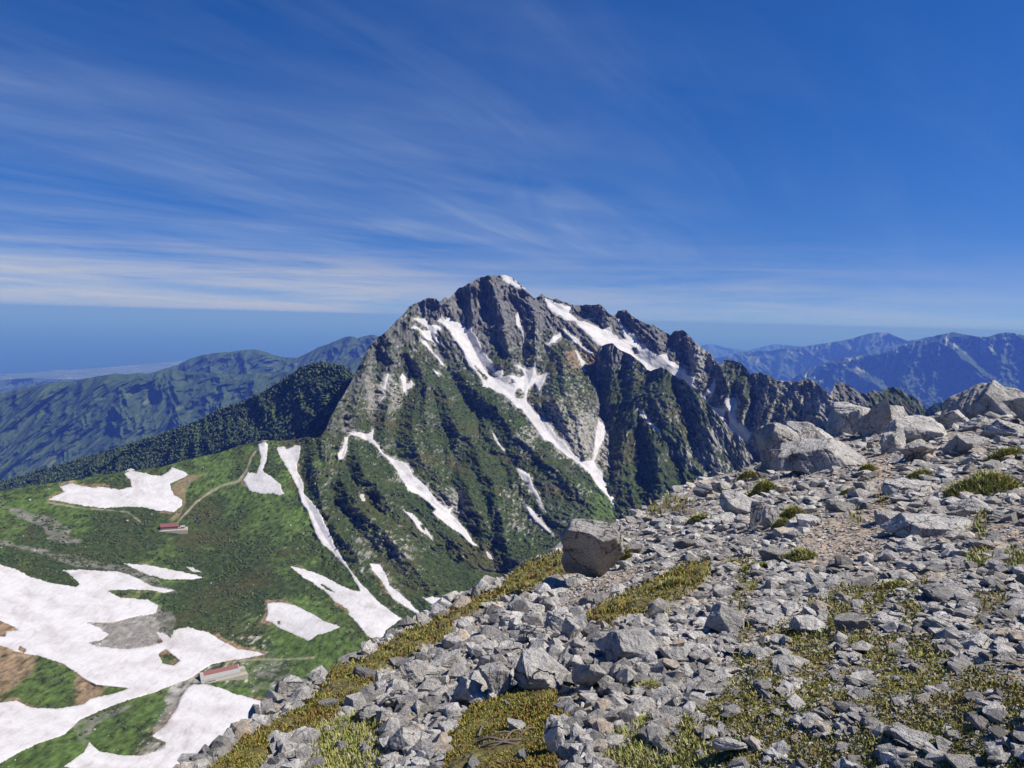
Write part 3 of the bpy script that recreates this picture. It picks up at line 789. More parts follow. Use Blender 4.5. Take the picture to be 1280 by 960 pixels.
def hill(name, top, bot, dt, db, u0, u1, step, nr, amp, wl, seed, pal, mat, spread=1.0, snow=0.0, streak=0.5, crown=0.0, tilt=0.12, back=(300, 1500)):
    us = np.arange(u0, u1, step)
    topf = lin(top); botf = lin(bot)
    dtf = dt if callable(dt) else (lambda u: dt + 0 * u)
    dbf = db if callable(db) else (lambda u: db + 0 * u)

    def dist(u, v):
        q = np.clip((v - topf(u)) / np.maximum(botf(u) - topf(u), 1), 0, 1)
        d0 = 1 / ((1 - q) / dtf(u) + q / dbf(u))
        X = (u - 640) * d0 / FPX; Yd = (v - topf(u)) * d0 / FPX * 1.7 + 0.10 * (d0 - 10000)
        w1 = fbm(X, Yd, wl * 1.2, 5, 0.55, seed); w2 = fbm(X, Yd, wl * 1.2, 5, 0.55, seed + 2)
        Xw = X + wl * 0.16 * w1; Yw = Yd + wl * 0.20 * w2
        ra = ridged(Xw + (0.55 + tilt) * Yw, Yw * 0.22, wl, 6, 0.55, seed + 5)
        rb = ridged(Xw - (0.60 - tilt) * Yw, Yw * 0.22, wl * 0.8, 6, 0.55, seed + 6)
        rg = np.maximum(ra, 0.85 * rb) - 0.5
        r2 = ridged(Xw + 0.3 * Yw, Yw * 0.6, wl * 0.16, 5, 0.62, seed + 8) - 0.45
        k = sstep(0, 0.10, q) * 0.75 + 0.25
        d = d0 - amp * k * (rg + 0.22 * r2)
        if crown:
            d = d - crown * (perlin(X / 11.0, Yd / 9.0, seed + 9) + 0.5 * perlin(X / 5.0, Yd / 4.0, seed + 12))
        return d, (X, Yd, rg, r2)

    def col(u, v, n, ex):
        X, Yd, rg, r2 = ex
        a = fbm(X, Yd, wl * 0.4, 5, 0.6, seed + 20)
        c = np.array(pal[0]) * (1 - sstep(-0.25, 0.35, a))[..., None] + np.array(pal[1]) * sstep(-0.25, 0.35, a)[..., None]
        g = sstep(0.20, 0.42, fbm(X + 0.35 * Yd, Yd * 0.22, wl * 0.11, 5, 0.6, seed + 30) * (0.6 + fbm(X, Yd, wl * 0.8, 2, 0.5, seed + 33)) - 0.30 * rg + 0.02) * streak
        c = c * (1 - g[..., None]) + np.array(pal[2]) * g[..., None]
        if crown:
            c = c * np.clip(1 + 0.7 * perlin(X / 11.0, Yd / 9.0, seed + 9) + 0.4 * perlin(X / 5.0, Yd / 4.0, seed + 12), 0.3, 2)[..., None]  # crown tops lighter, gaps between them darker: shade put into the colour
        if snow:
            hgt = sstep(34, 4, v - topf(u))
            sn = sstep(0.30, 0.36, fbm(X + 0.5 * Yd, Yd * 0.3, wl * 0.12, 3, 0.55, seed + 40) + 0.12 * hgt - 0.3 * rg) * hgt * snow
            c = c * (1 - sn[..., None]) + 0.75 * sn[..., None]
        return c
    tj = lambda u: topf(u) + 0.7 * fbm(u, 0 * u, 14, 4, 0.6, seed + 50) * spread
    o, P = build_sheet(name, us, tj, botf, nr, dist, col, mat, back=back, drop=0.5)
    tag(o, kind='structure')
    return o, P


GREEN_FAR = [(0.038, 0.062, 0.026), (0.056, 0.086, 0.032), (0.17, 0.19, 0.11)]
forest_o, P_forest = hill('hills', [(-450,670),(-150,640),(-60,622),(0,602),(50,588),(100,574),(150,558),(200,544),(240,528),(270,514),(300,503),(330,489),(355,475),(372,462),(385,456),(400,454),(415,455),(428,457),(440,466),(455,480)],
     [(-150,760),(0,720),(200,680),(330,640),(455,580)], lin([(-450, 3700), (-150, 3500), (455, 2500)]), lin([(-450, 2850), (-150, 2700), (455, 2150)]), -450, 456, 0.8, 220, 110, 330, 400,
     [(0.050, 0.072, 0.028), (0.080, 0.115, 0.038), (0.13, 0.17, 0.06)], M_FOREST, 1.6, streak=0.6, crown=13.0, back=(30, 120, 600))
hill('hills', [(-450,560),(-150,540),(-40,505),(0,492),(30,485),(62,479),(95,476),(112,472),(130,469),(144,467),(160,468),(172,466),(190,468),(205,463),(215,461),(230,464),(260,466),(300,468),(340,466),(380,462),(420,452),(450,447),(480,440)],
     [(-150,700),(0,650),(200,610),(480,560)], 9500, lin([(-150, 8100), (480, 8000)]), -450, 480, 0.8, 280, 480, 1100, 430, GREEN_FAR, M_FAR, streak=0.55)
hill('hills', [(170,470),(190,466),(208,460),(222,456),(236,449),(252,444),(270,441),(290,439.5),(305,437.5),(318,436.5),(330,439),(340,443),(352,446),(362,447),(372,447),(385,441),(398,434),(410,430),(422,425),(432,421),(440,420),(447,423),(452,421),(460,419),(468,418),(480,424),(500,430)],
     [(170,560),(330,540),(500,520)], 12500, 11000, 170, 500, 0.8, 160, 520, 1100, 460, GREEN_FAR, M_FAR, streak=0.35, snow=0.0)
hill('hills', [(-150,470),(0,475),(18,473.5),(40,472),(52,473),(70,474),(100,474),(120,477),(150,480)], [(-150,520),(150,510)], 23000, 21500, -450, 150, 1.2, 60, 900, 1300, 490, GREEN_FAR, M_FAR, streak=0.1)
# right: three ranges one behind another
hill('hills', [(840,440),(870,434),(884,430),(895,431),(905,434),(918,436),(935,438),(955,433),(968,430),(990,432),(1020,435)], [(840,470),(1020,470)], 52000, 49000, 840, 1020, 1.2, 40, 1500, 3000, 520, GREEN_FAR, M_FAR, streak=0.05)
hill('hills', [(860,450),(900,447),(922,441),(945,438),(965,438),(985,434),(1005,433),(1025,430),(1045,427),(1062,424),(1075,420),(1085,417),(1096,415.5),(1110,416),(1122,421),(1135,426),(1150,424),(1160,421),(1180,420),(1200,425),(1430,440)],
     [(860,500),(1430,500)], 30000, 27500, 860, 1750, 1.0, 110, 1500, 2400, 550, GREEN_FAR, M_FAR, streak=0.08, snow=0.15)
hill('hills', [(940,500),(980,478),(1010,462),(1040,450),(1070,445),(1100,443),(1115,437),(1130,431),(1148,426),(1160,423),(1172,419),(1184,416.5),(1192,415),(1200,417),(1212,419),(1225,421),(1235,421),(1247,417),(1258,415.5),(1268,416.5),(1280,419),(1330,424),(1430,420)],
     [(940,560),(1430,560)], 19500, 16800, 940, 1750, 0.8, 220, 1050, 1500, 580, GREEN_FAR, M_FAR, streak=0.08, snow=0.35)
hill('hills', [(1140,540),(1158,512),(1168,504),(1180,503),(1192,506),(1205,512),(1230,520)], [(1140,600),(1230,600)], 3600, 3200, 1140, 1230, 0.8, 70, 60, 250, 610,
     [(0.02, 0.036, 0.016), (0.034, 0.058, 0.02), (0.05, 0.08, 0.03)], M_FOREST, crown=8.0, back=(30, 200))

# ------------------------------------------------------------------ sea and coastal plain
SEA_Z, SEA_R = -2880.0, 400000.0
m, t, b = new_mat('sea_water', 0.35, 0.5)
tc_ = t.n('ShaderNodeTexCoord')
n1 = t.noise(tc_.outputs['Object'], 0.00025, 4, 0.55)
t.l(t.mix(n1, (0.010, 0.040, 0.085), (0.018, 0.058, 0.110)), b.inputs['Base Color'])
n2 = t.noise(tc_.outputs['Object'], 0.02, 4, 0.6)
bump(t, b, n2, 0.4, 3.0)
ang = np.linspace(0, 2 * np.pi, 361)[:-1]
rr = np.array([1.0, 6000, 20000, 40000, 80000, 160000, SEA_R])
V = np.stack([np.outer(rr, np.sin(ang)), np.outer(rr, np.cos(ang)), np.full((len(rr), 360), SEA_Z)], -1)
idx = np.arange(len(rr) * 360).reshape(len(rr), 360)
nx = np.roll(idx, -1, 1)
sea_f = np.stack([idx[:-1], idx[1:], nx[1:], nx[:-1]], -1).reshape(-1, 4)
tag(mesh_obj('sea', V.reshape(-1, 3), sea_f, m), kind='structure')

# lowland by the coast, speckled with towns and fields
m, t, b = new_mat('towns_and_fields', 0.9, 0.2)
tc_ = t.n('ShaderNodeTexCoord')
vor = t.n('ShaderNodeTexVoronoi'); vor.inputs['Scale'].default_value = 0.009
t.l(tc_.outputs['Object'], vor.inputs['Vector'])
big = t.noise(tc_.outputs['Object'], 0.0007, 5, 0.6)
town = t.math('MULTIPLY', t.ramp(vor.outputs['Distance'], [(0.25, 1.0), (0.5, 0.0)]), t.ramp(big, [(0.42, 0.15), (0.60, 1.0)]))
t.l(t.mix(town, t.mix(big, (0.035, 0.065, 0.030), (0.07, 0.10, 0.05)), (0.40, 0.38, 0.37)), b.inputs['Base Color'])
coast = [(-400, 474), (-150, 471), (0, 468), (40, 465.5), (80, 462), (120, 460.5), (160, 457), (200, 453.5), (230, 450.5), (262, 448.5), (300, 449), (340, 451), (420, 456)]
cu = np.arange(-400, 420, 6.0)
cv = lin(coast)(cu) + 0.6 * fbm(cu, 0 * cu, 30, 4, 0.6, 700)
dirc = dirs(cu, cv); far = (SEA_Z + 4) / dirc[:, 2]
V = np.concatenate([dirc * far[:, None], dirc * (far * 0.35)[:, None]])
V[:, 2] = SEA_Z + 4
nC = len(cu)
tag(mesh_obj('coastal_land', V, grid_faces(2, nC), m), kind='structure')

# ------------------------------------------------------------------ haze: one closed box of air
m = bpy.data.materials.new('air_haze'); m.use_nodes = True
m.node_tree.nodes.clear()
t = NT(m.node_tree)
pv = t.n('ShaderNodeVolumePrincipled')
pv.inputs['Color'].default_value = (0.105, 0.23, 0.96, 1)
pv.inputs['Absorption Color'].default_value = (0.66, 0.705, 1.0, 1)
pv.inputs['Density'].default_value = 4.6e-5
pv.inputs['Anisotropy'].default_value = 0.0
o_ = t.n('ShaderNodeOutputMaterial'); t.l(pv.outputs[0], o_.inputs['Volume'])
H = 405000.0; zb, zt = SEA_Z - 3.0, 165.0
V = [(x, y, z) for z in (zb, zt) for x, y in ((-H, -H), (H, -H), (H, H), (-H, H))]
haze = mesh_obj('haze', V, np.array([(0, 3, 2, 1), (4, 5, 6, 7), (0, 1, 5, 4), (1, 2, 6, 5), (2, 3, 7, 6), (3, 0, 4, 7)]), m)
tag(haze, kind='stuff')
print('terrain', round(time.time() - T0, 1))
# ================================================================== FOREGROUND RIDGE
GP = [(-300,1450,1.9),(0,1180,2.1),(150,1050,2.45),(640,1400,1.75),(1280,1400,1.7),(640,1100,2.05),(1000,1100,2.0),(1600,960,2.2),(1600,700,5.0),(1600,560,11.0),(1600,470,22),
      (230,965,2.95),(300,915,3.45),(400,846,4.7),(480,797,6.2),(540,771,7.6),(600,737,9.4),(700,690,12.0),(800,640,16),(870,603,19.5),(940,585,22),
      (1000,566,24),(1060,545,27),(1120,530,29),(1200,516,31),(1280,500,30),
      (400,960,2.9),(640,960,2.5),(960,960,2.35),(1280,960,2.25),
      (480,900,3.4),(640,870,3.3),(800,870,3.2),(960,850,3.05),(1280,850,2.95),
      (560,820,4.7),(700,770,5.6),(640,800,4.6),(850,760,5.0),(960,760,4.5),(1280,760,4.0),
      (640,752,7.4),(760,715,8.6),(850,690,8.4),(1000,690,6.8),(1280,690,5.8),
      (900,640,11.5),(1000,640,9.6),(1280,640,7.8),(1000,600,14.5),(1150,600,12.0),(1280,600,10.5),(1060,572,19),(1280,560,14.8),(1150,550,20),(1280,530,21),(1200,530,25)]
GP = np.array(GP, float)
gpp = at(GP[:, 0], GP[:, 1], GP[:, 2])
ground_tps = TPS(gpp[:, :2], gpp[:, 2], 3e-4)
SIL = np.array([(-700,1700,1.8),(-300,1450,1.95),(0,1180,2.15),(150,1050,2.5),(230,965,3.0),(300,915,3.5),(400,846,4.75),(480,797,6.3),(540,771,7.7),(600,737,9.5),(700,690,12.2),(800,640,16.2),(870,603,20),(940,587,22.5),(1000,568,25),(1060,548,28),(1120,532,30),(1200,518,32),(1280,502,31),(1600,470,24)], float)
sd_ = dirs(SIL[:, 0], SIL[:, 1])
SIL_TH = np.arctan2(sd_[:, 0], sd_[:, 1])
SIL_D, SIL_M = SIL[:, 2], sd_[:, 2]

TH0, TH1, NTH = math.radians(-125), math.radians(125), 2200
LD0, LD1, NLD = math.log(0.7), math.log(620.0), 720


def ground_raw(x, y):
    th = np.arctan2(x, y); d = np.hypot(x, y)
    ds = np.interp(th, SIL_TH, SIL_D); m0 = np.interp(th, SIL_TH, SIL_M)
    di = np.minimum(d, ds)
    tc_ = np.clip(th, math.radians(-44), math.radians(43))
    z = ground_tps(np.sin(tc_) * di, np.cos(tc_) * di)
    e = np.maximum(d - ds, 0); L = 0.22 * ds
    z = z + m0 * e - 0.34 * (e - L * (1 - np.exp(-e / L)))
    near = sstep(0.5, 2.0, d)
    z = z + near * (0.05 * fbm(x, y, 1.6, 3, 0.5, 800) + 0.022 * fbm(x, y, 0.35, 3, 0.55, 810)) * np.clip(d / 6, 0.5, 2.0)
    return z


th_ax = np.linspace(TH0, TH1, NTH); ld_ax = np.linspace(LD0, LD1, NLD)
TH, LD = np.meshgrid(th_ax, ld_ax)
DD = np.exp(LD)
GX, GY = np.sin(TH) * DD, np.cos(TH) * DD
GZ = ground_raw(GX, GY)
LOS = np.maximum.accumulate(GZ / DD, axis=0)


def gsample(img, th, d):
    a = np.clip((th - TH0) / (TH1 - TH0) * (NTH - 1), 0, NTH - 1.001)
    b = np.clip((np.log(np.maximum(d, 0.71)) - LD0) / (LD1 - LD0) * (NLD - 1), 0, NLD - 1.001)
    i = a.astype(int); j = b.astype(int); fa = a - i; fb = b - j
    return (img[j, i] * (1 - fa) + img[j, i + 1] * fa) * (1 - fb) + (img[j + 1, i] * (1 - fa) + img[j + 1, i + 1] * fa) * fb


def gz(x, y):
    x = np.asarray(x, float); y = np.asarray(y, float)
    return gsample(GZ, np.arctan2(x, y), np.hypot(x, y))


def ghit(u, v):
    """first point of the ground under photo pixels; returns points and distance (nan if none)"""
    w = dirs(np.asarray(u, float), np.asarray(v, float))
    th = np.arctan2(w[:, 0], w[:, 1]); m = w[:, 2]
    a = np.clip(np.round((th - TH0) / (TH1 - TH0) * (NTH - 1)).astype(int), 0, NTH - 1)
    los = LOS[:, a]                                     # running maximum of the sight line
    k = (los < m[None]).sum(0)
    ok = k < NLD
    k = np.clip(k, 1, NLD - 1)
    j = np.arange(len(a))
    f = np.clip((m - los[k - 1, j]) / (los[k, j] - los[k - 1, j] + 1e-12), 0, 1)
    d = np.exp(ld_ax[k - 1] + f * (ld_ax[1] - ld_ax[0]))
    d = np.where(ok, d, np.nan)
    return w * d[:, None], d


# zones on the ground, outlined on the photograph
Z_HEATH = [[(240,985),(300,932),(345,905),(398,872),(417,842),(450,828),(500,798),(550,778),(620,738),(660,712),(695,697),(716,704),(712,719),(690,728),(650,742),(620,757),(575,781),(550,805),(515,821),(480,843),(440,881),(425,900),(385,912),(345,935),(310,985)],
           [(728,776),(760,756),(800,735),(850,715),(884,711),(888,724),(870,740),(842,750),(820,765),(790,776),(765,786)],
           [(555,985),(560,930),(590,890),(640,866),(690,870),(702,890),(722,900),(682,908),(690,930),(705,985)]]
Z_TURF = [[(905,985),(862,905),(920,850),(960,800),(1000,770),(1060,735),(1125,738),(1152,770),(1172,820),(1225,850),(1300,868),(1300,985)]]
Z_GRASS = [[(730,985),(760,930),(800,898),(862,900),(905,985)], [(395,912),(440,890),(485,915),(480,985),(380,985)], [(1200,690),(1250,688),(1290,700),(1290,712),(1220,710)]]
Z_TRAIL = [[(985,690),(1010,665),(1040,648),(1085,640),(1090,610),(1085,585),(1070,575),(1105,570),(1120,585),(1115,620),(1105,655),(1100,690),(1060,705),(1010,712)], [(700,745),(740,725),(800,712),(790,730),(740,750),(700,760)], [(1240,655),(1300,660),(1300,690),(1235,672)], [(1250,830),(1300,820),(1300,850),(1255,850)]]


def zone_w(u, v, zones, soft=5.0, jit=0):
    s = np.full(u.shape, -99.0)
    for z in zones:
        s = np.maximum(s, poly_sd(u, v, z))
    return sstep(-soft, soft, s + jit)


gu_, gv_ = project(np.stack([GX, GY, GZ], -1))
jit = 9 * fbm(gu_, gv_, 40, 4, 0.6, 820)
w_heath = zone_w(gu_, gv_, Z_HEATH, 5, jit * 1.1) * sstep(-0.58, -0.34, fbm(gu_, gv_, 26, 4, 0.62, 825))
w_turf = zone_w(gu_, gv_, Z_TURF, 8, jit + 6) * sstep(-0.24, 0.02, fbm(gu_, gv_, 42, 5, 0.64, 830) - 0.01)
w_grass = zone_w(gu_, gv_, Z_GRASS, 6, jit) * sstep(-0.25, 0.1, fbm(gu_, gv_, 45, 4, 0.6, 840) + 0.1)
w_trail = zone_w(gu_, gv_, Z_TRAIL, 8, jit)
w_speck = sstep(0.16, 0.34, fbm(gu_, gv_, 60, 4, 0.6, 850)) * sstep(560, 640, gv_) * 0.8     # odd mossy pockets
near = DD < 45
for a in (w_heath, w_turf, w_grass, w_trail, w_speck):
    a[~near] = 0
w_green = np.clip(np.maximum.reduce([w_heath, w_turf, w_grass, w_speck]), 0, 1)
gravel = np.array((0.34, 0.305, 0.26)); brown = np.array((0.42, 0.33, 0.24)); moss = np.array((0.17, 0.155, 0.045)); earth = np.array((0.15, 0.115, 0.07))
nz = fbm(GX, GY, 0.5, 4, 0.6, 860)
c = gravel * (1 + 0.25 * nz[..., None])
c = c * (1 - w_trail[..., None]) + brown * (1 + 0.15 * nz[..., None]) * w_trail[..., None]
mix_m = (moss * (0.5 + sstep(-0.3, 0.3, nz))[..., None] * 0.7 + earth * (1 - sstep(-0.3, 0.3, nz))[..., None] * 0.5)
c = c * (1 - w_green[..., None]) + mix_m * w_green[..., None]
bulge = 0.016 * w_heath * np.clip(DD, 2, 12) * (0.5 + 0.5 * fbm(GX, GY, 0.25, 3, 0.5, 870))
V = np.stack([GX, GY, GZ + bulge], -1)

m, t, b = new_mat('stony_ground', 0.95, 0.15)
a_ = t.n('ShaderNodeAttribute', attribute_name='Col')
tc_ = t.n('ShaderNodeTexCoord')
v1 = t.n('ShaderNodeTexVoronoi'); v1.inputs['Scale'].default_value = 34
t.l(tc_.outputs['Object'], v1.inputs['Vector'])
v2 = t.n('ShaderNodeTexVoronoi'); v2.inputs['Scale'].default_value = 11
t.l(tc_.outputs['Object'], v2.inputs['Vector'])
sepv = t.n('ShaderNodeSeparateColor'); t.l(v1.outputs['Color'], sepv.inputs[0])
k = t.ramp(sepv.outputs[0], [(0.0, 0.60), (1.0, 1.25)])
c1 = t.mix(1.0, a_.outputs['Color'], k, 'MULTIPLY')
n1 = t.noise(tc_.outputs['Object'], 60, 5, 0.7)
c2 = t.mix(1.0, c1, t.ramp(n1, [(0.3, 0.7), (0.7, 1.2)]), 'MULTIPLY')
t.l(c2, b.inputs['Base Color'])
hgt = t.math('ADD', t.math('MULTIPLY', t.math('SUBTRACT', 1.0, v1.outputs['Distance']), 0.35), t.math('SUBTRACT', 1.0, v2.outputs['Distance']))
bump(t, b, hgt, 0.9, 0.035)
ground = mesh_obj('ground', V.reshape(-1, 3), grid_faces(NLD, NTH), m, smooth=True, attrs={'Col': c.reshape(-1, 3)})
tag(ground, kind='structure')

# ------------------------------------------------------------------ stone shapes
def ico(level):
    import bmesh
    bm = bmesh.new(); bmesh.ops.create_icosphere(bm, subdivisions=level, radius=1.0)
    v = np.array([x.co[:] for x in bm.verts]); f = np.array([[q.index for q in p.verts] for p in bm.faces])
    bm.free(); return v, f


ICO = {k: ico(k) for k in (4, 5, 6)}


def hull_stone(seed, n=16):
    import bmesh
    r = np.random.default_rng(seed)
    p = r.normal(size=(n, 3)); p /= np.linalg.norm(p, axis=1)[:, None]
    p *= r.uniform(0.75, 1.0, (n, 1))
    bm = bmesh.new()
    for q in p: bm.verts.new(q)
    res = bmesh.ops.convex_hull(bm, input=bm.verts)
    bmesh.ops.delete(bm, geom=[g for g in res['geom_interior'] if isinstance(g, bmesh.types.BMVert)], context='VERTS')
    bmesh.ops.triangulate(bm, faces=bm.faces)
    bmesh.ops.recalc_face_normals(bm, faces=bm.faces)
    bm.verts.index_update()
    v = np.array([x.co[:] for x in bm.verts]); f = np.array([[q.index for q in pp.verts] for pp in bm.faces])
    bm.free()
    return v, f


def perlin3(p, wl, seed, oct_=4, gain=0.55):
    """cheap 3-D noise from three 2-D slices"""
    x, y, z = p.T
    return (fbm(x + 0.37 * z, y - 0.21 * z, wl, oct_, gain, seed) + fbm(y + 0.31 * x, z + 0.19 * x, wl, oct_, gain, seed + 13) + fbm(z - 0.27 * y, x + 0.33 * y, wl, oct_, gain, seed + 29)) / 1.9


def cut_rock(seed, planes=None, n=11, level=4, sharp=22, rough=0.035, size=(1, 1, 1), jag=0.35):
    """a broken block: the unit sphere cut by planes, its edges worn, its faces chipped"""
    r = np.random.default_rng(seed)
    v, f = ICO[level]
    if planes is None:
        nn = r.normal(size=(n, 3)); nn /= np.linalg.norm(nn, axis=1)[:, None]
        for i in range(3, n):                          # spread the cuts
            for _ in range(6):
                c_ = r.normal(size=3); c_ /= np.linalg.norm(c_)
                if (nn[:i] @ c_).max() < 0.72: nn[i] = c_; break
        dd = r.uniform(1 - jag, 1.0, n) * 0.9
    else:
        nn = np.array([q[:3] for q in planes], float); nn /= np.linalg.norm(nn, axis=1)[:, None]
        dd = np.array([q[3] for q in planes], float)
    off = r.uniform(-50, 50, 3)
    # warp the directions a little so that no cut is perfectly flat
    wv = v + 0.13 * np.stack([perlin3(v + off + k * 9.1, 0.9, 905 + k, 3, 0.5) for k in range(3)], -1)
    wv /= np.linalg.norm(wv, axis=1)[:, None]
    q = np.clip(wv @ nn.T, 0, None) / dd
    rad = 1.0 / np.maximum((q ** sharp).sum(1) ** (1 / sharp), 0.35)
    p = v * rad[:, None]
    s = np.array(size, float)
    pn = p * s / s.max() + off
    disp = rough * perlin3(pn, 0.42, 900 + seed % 7, 6, 0.62)
    chip = rough * 2.4 * np.clip(perlin3(pn + 7.7, 0.8, 940, 4, 0.6) - 0.12, 0, 1)
    # joints: narrow steps along one set of parallel cracks
    ax = r.normal(size=3); ax /= np.linalg.norm(ax)
    lay = pn @ ax * r.uniform(2.2, 4.0) + 0.35 * perlin3(pn, 0.8, 960, 3)
    step_ = np.abs((lay % 1.0) - 0.5) * 2
    crack = 0.8 * rough * np.clip(1 - step_ / 0.10, 0, 1) + rough * 0.55 * (np.floor(lay) % 2)
    p = p * (1 + disp - chip - crack)[:, None]
    return p * s, f


# rock material: pale granite with dark lichen, cream stains and grain
def rock_material(name, per_object):
    m, t, b = new_mat(name, 0.92, 0.2)
    tc_ = t.n('ShaderNodeTexCoord')
    vec = tc_.outputs['Object']
    if per_object:
        oi = t.n('ShaderNodeObjectInfo'); rnd = oi.outputs['Random']
        va = t.n('ShaderNodeVectorMath', operation='ADD'); t.l(vec, va.inputs[0]); t.l(oi.outputs['Location'], va.inputs[1]); vec = va.outputs[0]
        at_ = t.n('ShaderNodeAttribute', attribute_name='tone', attribute_type='OBJECT'); tone = at_.outputs['Fac']
    else:
        at_ = t.n('ShaderNodeAttribute', attribute_name='tone'); tone = at_.outputs['Fac']
        rnd = tone
    base = t.ramp(tone, [(0.0, (0.30, 0.285, 0.27)), (0.35, (0.51, 0.485, 0.445)), (0.7, (0.66, 0.63, 0.575)), (0.9, (0.76, 0.73, 0.675)), (1.0, (0.64, 0.53, 0.40))])
    grain = t.noise(vec, 38, 6, 0.78)
    c = t.mix(1.0, base, t.ramp(grain, [(0.30, 0.45), (0.5, 1.0), (0.70, 1.3)]), 'MULTIPLY')
    patch = t.noise(vec, 2.2, 10, 0.76, 0.5)
    c = t.mix(t.ramp(patch, [(0.47, 0.0), (0.66, 0.72)]), c, (0.17, 0.165, 0.16))
    cream = t.noise(vec, 2.3, 4, 0.6)
    c = t.mix(t.ramp(cream, [(0.55, 0.0), (0.75, 0.35)]), c, (0.48, 0.41, 0.30))
    crk = t.n('ShaderNodeTexVoronoi', feature='DISTANCE_TO_EDGE'); crk.inputs['Scale'].default_value = 1.7
    wv_ = t.n('ShaderNodeVectorMath', operation='ADD'); t.l(vec, wv_.inputs[0])
    nv_ = t.n('ShaderNodeTexNoise'); nv_.inputs['Scale'].default_value = 3.0; nv_.inputs['Detail'].default_value = 4
    t.l(vec, nv_.inputs['Vector']); t.l(nv_.outputs['Color'], wv_.inputs[1]); t.l(wv_.outputs[0], crk.inputs['Vector'])
    crack = t.ramp(crk.outputs['Distance'], [(0.0, 1.0), (0.018, 0.0)])
    c = t.mix(t.math('MULTIPLY', crack, 0.75 if per_object else 0.0), c, (0.05, 0.045, 0.04))
    lich = t.n('ShaderNodeTexVoronoi'); lich.inputs['Scale'].default_value = 26
    t.l(vec, lich.inputs['Vector'])
    lf = t.math('MULTIPLY', t.ramp(lich.outputs['Distance'], [(0.10, 1.0), (0.24, 0.0)]), t.ramp(t.noise(vec, 3.1, 3), [(0.48, 0.0), (0.6, 0.8)]))
    c = t.mix(lf, c, (0.085, 0.085, 0.085))
    t.l(c, b.inputs['Base Color'])
    h = t.math('ADD', t.math('MULTIPLY', t.noise(vec, 9, 8, 0.7), 1.0), t.math('MULTIPLY', grain, 0.25))
    h = t.math('ADD', h, t.math('MULTIPLY', t.noise(vec, 3.0, 5, 0.65), 1.6))
    h = t.math('SUBTRACT', h, t.math('MULTIPLY', crack, 1.2 if per_object else 0.0))
    bump(t, b, h, 0.9, 0.09)
    return m


M_ROCK = rock_material('granite', True)
M_SCREE = rock_material('granite_scree', False)


def rot_from(ax, ang):
    return np.array(Matrix.Rotation(ang, 3, Vector(ax)))


taken = []          # (u, v, radius px) of placed big rocks


def hero(u, vb, w, h, label, dep=0.8, planes=None, seed=0, tone=0.6, tilt=0.0, yaw=0.0, lean=0.0, sink=0.12, n=15, sharp=42, rough=0.075, jag=0.44, level=6, push=0.45, name='boulder', group=None):
    """boulder whose foot stands on the ground under photo pixel (u, vb), about w x h pixels large there"""
    P, d = ghit([u], [vb]); P = P[0]; d = float(d[0])
    if not np.isfinite(d):
        d = float(np.interp(math.atan2(*dirs(np.array([u]), np.array([vb]))[0, :2]), SIL_TH, SIL_D)); P = at([u], [vb], [d])[0]
    mpp = d / FPX * math.hypot(1, (u - 640) / FPX)
    W, Hh = w * mpp, h * mpp
    D = dep * W
    look = max(-math.sin(math.atan(P[2] / d)), 0.02)
    D = min(D, max(0.6 * Hh / look, 0.45 * W))
    Hh = max((Hh - D * look * 0.8) / math.sqrt(1 - look * look), 0.4 * Hh)
    fwd = np.array([P[0], P[1], 0]) / d
    loc = P + fwd * D * push
    loc[2] = min(P[2], float(gz(loc[0], loc[1])) + 0.3 * Hh) + Hh * (0.5 - sink)
    if planes is not None:                                              # knock a few more corners off
        rc = np.random.default_rng(seed + 77)
        for _ in range(6):
            c_ = rc.normal(size=3); c_[2] = abs(c_[2]) * 0.8; c_ /= np.linalg.norm(c_)
            planes = planes + [(c_[0], c_[1], c_[2], rc.uniform(0.66, 0.84))]
    p, f = cut_rock(seed + 11, planes, n, level, sharp, rough, (1, 1, 1), jag)
    lo, hi = p.min(0), p.max(0)
    p = (p - (lo + hi) / 2) / (hi - lo) * 2
    az = math.atan2(P[0], P[1])
    R = rot_from((0, 0, 1), -az) @ rot_from((0, 1, 0), math.radians(tilt)) @ rot_from((1, 0, 0), math.radians(lean)) @ rot_from((0, 0, 1), math.radians(yaw))
    # keep the outline at the wanted size after turning
    q = p @ (rot_from((0, 1, 0), math.radians(tilt)) @ rot_from((1, 0, 0), math.radians(lean)) @ rot_from((0, 0, 1), math.radians(yaw))).T
    lo, hi = q.min(0), q.max(0)
    q = (q - (lo + hi) / 2) / (hi - lo) * np.array([W, D, Hh * (1 + sink)])
    q = q @ rot_from((0, 0, 1), -az).T
    loc[2] += (project(q + loc)[1].min() - (vb - h)) * d / FPX          # its crest is where it was surveyed
    o = mesh_obj(name, q, f, M_ROCK, smooth=True)
    o.location = loc; o['tone'] = float(tone)
    tag(o, label, 'boulder' if name == 'boulder' else 'rock', group)
    taken.append((u, vb - h * 0.45, max(w, h) * 0.5))
    return o


